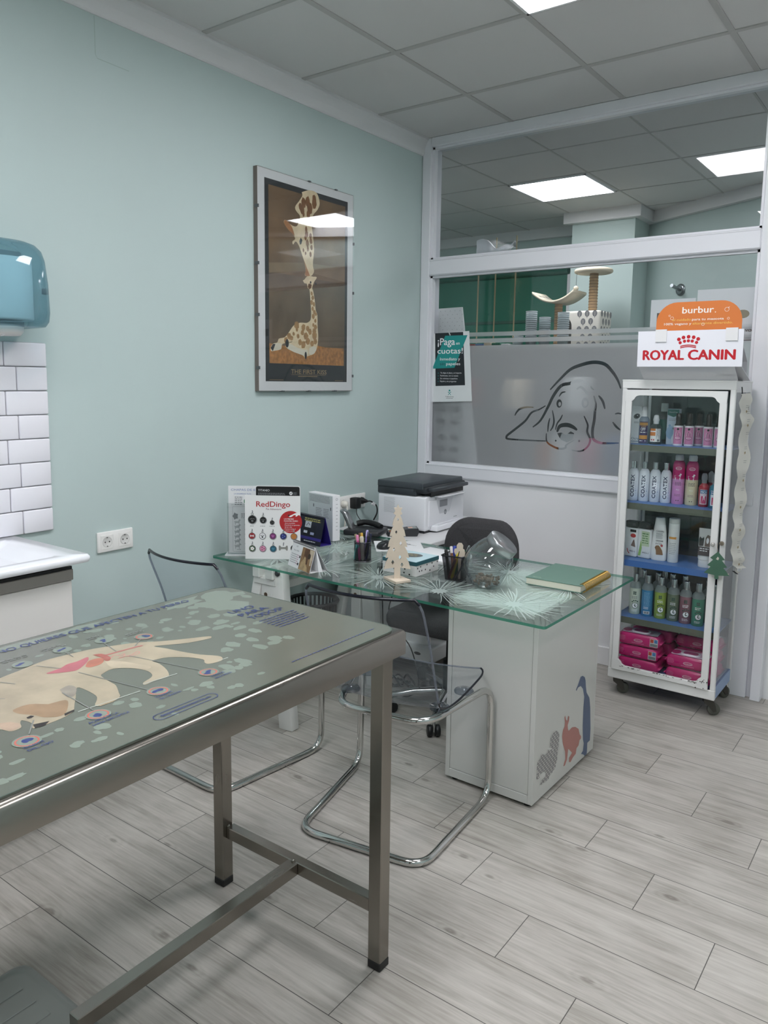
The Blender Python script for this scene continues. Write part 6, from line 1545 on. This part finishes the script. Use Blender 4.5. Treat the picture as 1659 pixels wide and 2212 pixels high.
# ornament and label strip
t = thing('fir_tree_ornament', 'flat dark green fir tree ornament hanging from the cabinet door knob', 'ornament', (1.838, 3.552, .655), 8)
o = [(-.008, 0), (.008, 0), (.008, .016), (.052, .020), (.026, .052), (.040, .056), (.018, .084), (.030, .088), (.0, .122), (-.030, .092), (-.018, .084), (-.040, .058), (-.026, .052), (-.052, .022), (-.008, .016)]
b = MB().prism([(x, z) for x, z in o], -.0015, .0015, P('3f6350', .7, noise=.04, nscale=30), 'y'); b.face((0, -.0017, 0), (1, 0, 0), (0, 0, 1)); b.poly([(-.006, .088), (.0, .10), (.006, .094), (.003, .084)], P('c9c3ba', .6), 1); b.poly([(.044, .028), (.049, .032), (.049, .024)], P('c9c3ba', .6), 1)
part('tree_shape', b, t); part('string', MB().tube([(0, .001, .118), (-.004, .0, .14), (-.006, -.004, .158)], .0008, P('c9b7a0', .7), 5), t)
LBL = P('d3d1ca', .6, noise=.04, nscale=12)
t = thing('label_strip', 'long curling strip of white printed labels hanging on the cabinet side', 'label strip', (1.862, 3.66, 0), 0)
b = MB(); pts = spline([(.006, -.01, 1.46), (.010, -.015, 1.40), (.016, .0, 1.34), (.010, .012, 1.22), (.014, .0, 1.10), (.009, .01, .98), (.016, .0, .88), (.010, .012, .80), (.016, .03, .72), (.03, .05, .685)], 6)
V = []; n = len(pts)
for i, p in enumerate(pts):
    w = .036+.003*sin(i*.8)+.003*sin(i*2.3); 
    if i < 4: w = .012+.006*i
    V += [(p.x+.004*sin(i*1.1), p.y-w, p.z), (p.x+.018+.010*(1+sin(i*.7)), p.y+w, p.z+.004*cos(i))]
b.add(V, [(2*i, 2*i+1, 2*i+3, 2*i+2) for i in range(n-1)], LBL, True)
TAN2 = P('9b8a6a', .7)
rnd = random.Random(5)
for i in range(6, n-2, 3):
    p = pts[i]; b.X = Matrix(); b.face((p.x+.020, p.y-.015, p.z), (.25, 1, 0), (0, 0, 1))
    b.lines(0, .01, .028, 2, .008, TXTG, 0, .002)
    if i % 2 == 0: b.poly([(.0, -.012), (.012, -.008), (.016, -.016), (.006, -.022)], TAN2, 0)
part('paper_strip', b, t)
b = MB().tube([(.03+.012*cos(a), .055, .675+.014*sin(a)) for a in [k*.4 for k in range(15)]], .010, LBL, 6, flat=.12)
part('curled_end', b, t)
part('bow', MB().tube(spline([(.012, .05, .665), (.02, .075, .65), (.016, .10, .645)]), .007, P('2a2a2a', .5), 6, flat=.25), t, 'striped dark ribbon end')
part('hanger', MB().tube(spline([(.004, -.01, 1.49), (.007, -.012, 1.47), (.006, -.01, 1.45)]), .0025, BLACK, 6), t)
# ------------------------------------------------------------------ on and behind the glass partition
t = thing('instalment_poster', 'teal and black printed poster about paying in instalments on the glass partition', 'poster', (0, YP+.0005, 0))
o = mm('p_out'); 
b = MB().prism([(.056, 1.374), (.337, 1.386), (.306, 1.79), (.056, 1.778)], .045, .0465, P('dfe3e4', .45), 'y')
b.face((0, .045, 0), (1, 0, 0), (0, 0, 1))
TEAL = P('1f8f8c', .4)
b.poly(mm('p_blk'), P('22272c', .4), 1); b.poly([(max(p[0], .058), p[1]) for p in mm('p_teal')], TEAL, 2)
b.text('¡Paga', .094, 1.712, .042, PAPW, 3, .212, bold=.03); b.text('en', .220, 1.713, .018, PAPW, 3, .245, bold=.01)
b.text('cuotas!', .093, 1.662, .034, PAPW, 3, .267, bold=.03); b.text('Inmediato y', .112, 1.622, .018, PAPW, 3, .250, bold=.02)
b.text('sin', .112, 1.594, .018, P('2a4f55', .4), 3, .148, bold=.02); b.text('papeles', .156, 1.594, .018, PAPW, 3, .252, bold=.02)
for i, tx in enumerate(('Tú eliges el plazo y el importe', 'Fácilmente, con tu tarjeta', 'Sin nóminas ni papeleos', 'Rápido y sin preguntas')):
    b.text(tx, .116, 1.545-.0165*i, .0085, PAPW, 3, (.262, .24, .236, .228)[i]); b.rect(.098, 1.546-.0165*i, .106, 1.5485-.0165*i, TEAL, 3)
b.disc((.183, 1.445), .006, TEAL, 1, 12); b.stroke([(.172, 1.437), (.183, 1.43), (.194, 1.437)], .004, TEAL, 1); b.stroke([(.174, 1.419), (.183, 1.429), (.192, 1.419)], .004, TEAL, 1)
b.text('frakmenta', .156, 1.406, .008, TXTK, 1, .212); b.lines(.160, 1.398, .21, 1, .01, TXTG, 1, .003)
part('sheet', b, t); part('tape', MB().at((.17, .0445, 1.785), rx=0, ry=-28).box(-.003, -.001, -.02, .003, 0, .02, P('cfd3d2', .3)), t)
# things in the room behind the glass
PNL = P('e6e8e7', .6)
t = thing('patterned_panel', 'large pale grey panel with rows of small motifs behind the glass at the left', 'panel', (0, 4.10, 0))
b = MB().prism([(-.35, .55), (.385, .55), (.325, .977), (.185, 1.94), (-.35, 1.93)], 0, .012, PNL, 'y')
b.face((0, -.0003, 0), (1, 0, 0), (0, 0, 1)); DKS = P('55595b', .6); MOT = P('9fa3a3', .6)
for i in range(9):
    for j in range(10): b.disc((-.10+.034*i+.017*(j % 2), 1.92-.022*j), .0024, MOT, 1, 6)
for r in range(6):
    for c in range(3): b.disc((.03+.095*c-.06, 1.33-.075*r-(.02 if r > 1 else 0)), .030, DKS, 1, 14, .018)
part('board', b, t)
t = thing('roller_blind', 'dark green roller blind on the window of the room behind', 'blind', (-1.67, 6.72, 0))
GRN = P('1f6d58', .7, noise=.03, nscale=3); GRD = P('2a5a4c', .6)
part('fabric', MB().box(0, .02, 1.60, 1.38, .024, 2.50, GRN), t); part('roller', MB().at((0, .015, 2.50), ry=90).lathe([(.035, 0), (.035, 1.38)], P('1a5c4a', .6), 16), t); part('bottom_bar', MB().box(0, .012, 2.05, 1.38, .030, 2.075, GRD), t)
struct('window_2', MB().box(-1.80, 6.765, 1.5, -1.69, 6.799, 2.62, WHT2).box(-.285, 6.70, 1.5, -.225, 6.799, 2.46, WHT2).box(-1.69, 6.775, 1.5, -.285, 6.798, 2.62, P('c9d6d8', .3)))
t = thing('shop_shelf', 'long dark topped display unit behind the glass carrying the cat tree', 'shelf', (0, 0, 0))
DKW = P('3a3432', .5)
part('unit_body', MB().box(-1.3, 5.05, 0, .95, 6.15, 1.70, P('4b4f52', .6)), t); part('unit_top', MB().box(-1.32, 5.0, 1.70, .97, 6.16, 1.735, DKW), t)
for i in range(3): part('unit_shelf', MB().box(-1.3, 4.86, .5+.4*i, .95, 5.06, .52+.4*i, P('4f5356', .5)), t)
# stock on the unit
rnd = random.Random(21)
cols = ('8a3f3c', '3d5f8c', 'c9b9a2', '2f6d57', 'd5d8da', '4a4441', 'b5652f', '6a4f7c')
cn = {'8a3f3c': 'dark red', '3d5f8c': 'blue', 'c9b9a2': 'beige', '2f6d57': 'green', 'd5d8da': 'white', '4a4441': 'dark brown', 'b5652f': 'orange', '6a4f7c': 'purple'}
x = -.95; k = 0
while x < .0:
    w = rnd.uniform(.05, .085); h = rnd.uniform(.035, .06); c = cols[k % 8]
    solo('product_carton', MB().box(0, 0, 0, w, .08, h, P(c, .5), .003, 1), 'small %s carton on the display unit behind the clear stripes%s' % (cn[c], '' if k < 8 else ', nearer the cat tree'), 'box', (x, 5.06, 1.7355), rnd.uniform(-4, 4), 'small stock on the display unit'); x += w+.008; k += 1
for i, (x, z, w, h, c, nm) in enumerate(((.55, .92, .14, .24, 'd5d8da', 'white'), (.72, .92, .12, .22, 'c97f9a', 'pink'), (.86, .92, .10, .26, '3d5f8c', 'blue'), (.05, .92, .16, .20, '2b2b2e', 'black'), (.25, .92, .14, .25, '6b6f72', 'grey'), (.42, .92, .1, .18, 'b5652f', 'orange'), (.2, 1.32, .16, .2, 'c9b9a2', 'beige'), (.42, 1.32, .14, .24, '2f3336', 'dark'), (.62, 1.32, .15, .22, 'e2e4e4', 'white'), (-.2, 1.32, .14, .2, '8a3f3c', 'red'))):
    solo('food_bag', MB().rings([[(a, b_, zz) for a, b_ in rrect(-w/2*k, -.05*k2, w/2*k, .05*k2, .012, 3)] for k, k2, zz in ((.96, .9, 0), (1, 1, .02), (1, 1, h*.8), (1, .25, h*.97), (1, .15, h))], P(c, .5)), '%s pet food bag on the %s shelf of the unit, blurred behind the frosted glass' % (nm, 'upper' if z > 1.2 else 'lower'), 'bag', (x, 4.955, z+.0005), 0, 'pet food bags behind the frosted glass')
# stacks of plastic cups, each a cup of its own
CUP = GLASS('cup_plastic', 'e6ecec', 'a9b8bc', .05, 1.45, .35, 'dde5e6')
def cup_mesh():
    return MB().lathe([(.030, 0), (.038, .058), (.0405, .060), (.0405, .064), (.038, .064)], CUP, 16, False).lathe([(.0402, .058), (.0412, .060), (.0412, .065), (.0402, .066)], P('d7dee2', .3), 16, False)
c0 = None
for sx, sy, n, nm in ((.123, 5.17, 15, 'tallest stack, left of the hammock'), (.213, 5.20, 12, 'shorter stack beside the tallest one'), (.352, 5.20, 14, 'stack in front of the hammock post'), (.03, 5.15, 3, 'low stack at the far left')):
    for i in range(n):
        z = 1.7355+.0142*i
        if c0 is None:
            c0 = solo('plastic_cup', cup_mesh(), '', 'cup', (sx, sy, z), 0, 'stacked clear plastic cups'); o_ = c0
        else:
            o_ = c0.copy(); COL.objects.link(o_); o_.location = (sx, sy, z)
        o_['label'] = 'clear plastic cup in the '+nm; o_['group'] = 'cups in the '+nm
# cat tree
t = thing('cat_tree', 'cream cat tree with rope posts, tree print house and hammock behind the glass', 'cat tree', (.25, 5.86, 1.7355))
CRM = P('d9cfb9', .9, noise=.05, nscale=40); ROPE = P('b08f68', .9); ROPD = P('7d6146', .9)
def post(x, y, z0, z1, r):
    b = MB(); n = int((z1-z0)/.011); R = []
    for i in range(n*2+1):
        z = z0+(z1-z0)*i/(n*2); rr_ = r*(1.0 if i % 2 else .90)
        R.append([(x+rr_*cos(2*pi*j/16), y+rr_*sin(2*pi*j/16), z) for j in range(16)])
    b.rings(R, ROPE)
    for i in range(n//2): b.tube([(x+r*1.0*cos(2*pi*j/16), y+r*1.0*sin(2*pi*j/16), z0+.011+.022*i) for j in range(16)], .0022, ROPD, 5, True)
    return b
b = MB().box(-.14, -.11, 0, .15, .14, .31, P('dcd8cd', .9), .02, 3)
TREEP = P('77777a', .9)
def treeprint(b, w, h, n, seed, x0=0):
    r_ = random.Random(seed); 
    for i in range(n):
        for j in range(5):
            x = x0+(i+.5+.5*(j % 2))*w/n; z = .02+j*h/5
            if x > x0+w-.02: continue
            b.disc((x, z+.034), .019, TREEP, 0, 14, .024); b.rect(x-.0018, z+.0, x+.0018, z+.03, TREEP, 0)
            for a in (-.5, 0, .5): b.stroke([(x, z+.015), (x+.014*math.sin(a), z+.048)], .0012, P('d5d1c6', .9), 1)
b.face((-.14, -.1103, 0), (1, 0, 0), (0, 0, 1)); treeprint(b, .18, .29, 3, 1, .10)
b.poly([(.0+.035+.035*cos(a*pi/10), .19+.06*sin(a*pi/10)) for a in range(11)]+[(.0, .02), (.07, .02)], P('2f2a24', .9), 2)
b.face((.1503, -.10, 0), (0, 1, 0), (0, 0, 1)); treeprint(b, .24, .29, 4, 2)
part('print_house', b, t, 'tree print house')
part('tall_post', post(.035, .03, .31, .60, .034), t, 'rope wound post')
part('hammock_post', post(-.245, .03, .0, .38, .032), t, 'rope wound post')
b = MB().at((.03, .03, .598)).lathe([(.13, 0), (.142, .006), (.145, .018), (.14, .030), (.12, .036)], CRM, 32)
part('perch', b, t, 'round plush perch')
b = MB(); R = []
for i in range(15):
    q = -1+2*i/14; x = -.245+.172*q; z = .375+.075*q*q
    R.append([(x, .03-.13, z+.006), (x, .03+.13, z+.006), (x, .03+.13, z+.024), (x, .03-.13, z+.024)])
b.rings(R, CRM)
hm = part('hammock', b, t, 'curved plush hammock')
b = MB(); 
for i in range(6):
    for j in range(3):
        q = -.75+.3*i; x = -.245+.172*q; z = .375+.075*q*q+.0255
        b.face((x, -.04+.06*j, z), (1, 0, .15*q*5), (0, 1, 0)); b.disc((0, 0), .02, TREEP, 0, 10, .016)
part('hammock_print', b, hm, 'grey tree print')
part('toy_string', MB().rod((-.075, -.04, .60), (-.078, -.04, .50), .0015, BLACK, 5), t); part('toy_ball', MB().ball((-.078, -.04, .487), .020, CRM), t, 'plush ball')
# hanging things by the partition
CORD = P('a79a78', .7)
for i, x in enumerate((.176, .294, .428)):
    solo('hanging_cord', MB().rod((0, 0, 1.736), (0.004, 0, 2.36+.0), .0045, CORD, 8), ('leftmost', 'middle', 'rightmost')[i]+' of the three thin beige cords hanging behind the glass', 'cord', (x, 4.30, 0), 0, 'cords hanging behind the glass')
b = MB(); R = []
for i in range(21):
    q = i/20; x = .255*q
    zt = .09-.07*q+.02*sin(q*9); zb = -.005+.03*abs(q-.45)*1.5+(.045 if q > .8 else 0)*(q-.8)*5
    R.append([(x, .012*sin(q*8), zb), (x, .03+.012*sin(q*8), zb+.004), (x, .03+.01*sin(q*7), zt), (x, .01*sin(q*7), max(zt, zb+.006))])
b.rings(R, P('dfe3e6', .6))
solo('paper_streamer', b, 'crumpled white paper shape on the cords above the transom', 'paper decoration', (.168, 4.285, 2.262))
t = thing('wall_hook', 'small chrome hook on the pale green wall behind the glass', 'hook', (.78, 6.452, 2.24), -28.9)
part('hook_plate', MB().at((0, 0, 0), rx=90).lathe([(.045, 0), (.045, .012), (.03, .016)], P('8f9496', .3, .9), 18), t); part('hook_arm', MB().tube([(0, -.01, 0), (.02, -.08, .01), (.04, -.14, .02)], .014, P('8f9496', .3, .9), 10), t)
for x0, z0, x1, z1, lab, cat in ((1.338, 1.735, 1.553, 1.915, 'white sheet on the far side of the glass behind the orange card', 'notice'), (1.560, 1.700, 1.836, 1.952, 'wider white sheet on the glass right of the orange card', 'notice')):
    b = MB().box(x0, YP+.072, z0, x1, YP+.074, z1, P('f2f4f4', .5)); b.face((0, YP+.0718, 0), (1, 0, 0), (0, 0, 1))
    if x0 > 1.5: b.disc((1.77, 1.83), .03, P('a39880', .6), 1, 14, .02); b.text('VOS', 1.785, 1.748, .012, TXTK, 1, 1.823); b.rect(1.70, 1.705, 1.834, 1.709, TXTK, 1)
    else: b.rect(1.37, 1.80, 1.42, 1.85, P('6a625a', .6), 1)
    solo('paper_notice', b, lab, cat, (0, 0, 0))
# ------------------------------------------------------------------ camera and picture settings
cam = bpy.data.cameras.new('camera'); co = bpy.data.objects.new('camera', cam); COL.objects.link(co)
yaw, pit, rol = RAD(-36.24608365), RAD(7.55472079), RAD(-.7347302)
f_ = Vector((sin(yaw)*cos(pit), cos(yaw)*cos(pit), -sin(pit))); r_ = Vector((cos(yaw), -sin(yaw), 0)); d_ = f_.cross(r_)
rx_ = r_*cos(rol)+d_*sin(rol); dn_ = -r_*sin(rol)+d_*cos(rol)
co.matrix_world = Matrix(((rx_.x, -dn_.x, -f_.x, 2.6312), (rx_.y, -dn_.y, -f_.y, 0), (rx_.z, -dn_.z, -f_.z, 1.495), (0, 0, 0, 1)))
cam.sensor_fit = 'HORIZONTAL'; cam.sensor_width = 36; cam.lens = 36*1683.88/1659; cam.shift_y = -59.148/1659; cam.clip_start = .05
SC.camera = co
w = bpy.data.worlds.new('room_air'); SC.world = w; w.use_nodes = True
w.node_tree.nodes['Background'].inputs[0].default_value = (.6, .65, .7, 1); w.node_tree.nodes['Background'].inputs[1].default_value = .1
SC.view_settings.view_transform = 'Standard'; SC.view_settings.look = 'None'; SC.view_settings.gamma = 1; SC.view_settings.use_curve_mapping = False
SC.view_settings.exposure = .95
cy_ = SC.cycles
cy_.use_denoising = True; cy_.denoiser = 'OPENIMAGEDENOISE'
cy_.max_bounces = 10; cy_.diffuse_bounces = 5; cy_.glossy_bounces = 5; cy_.transmission_bounces = 8; cy_.transparent_max_bounces = 24
cy_.caustics_reflective = False; cy_.caustics_refractive = False; cy_.sample_clamp_indirect = 6
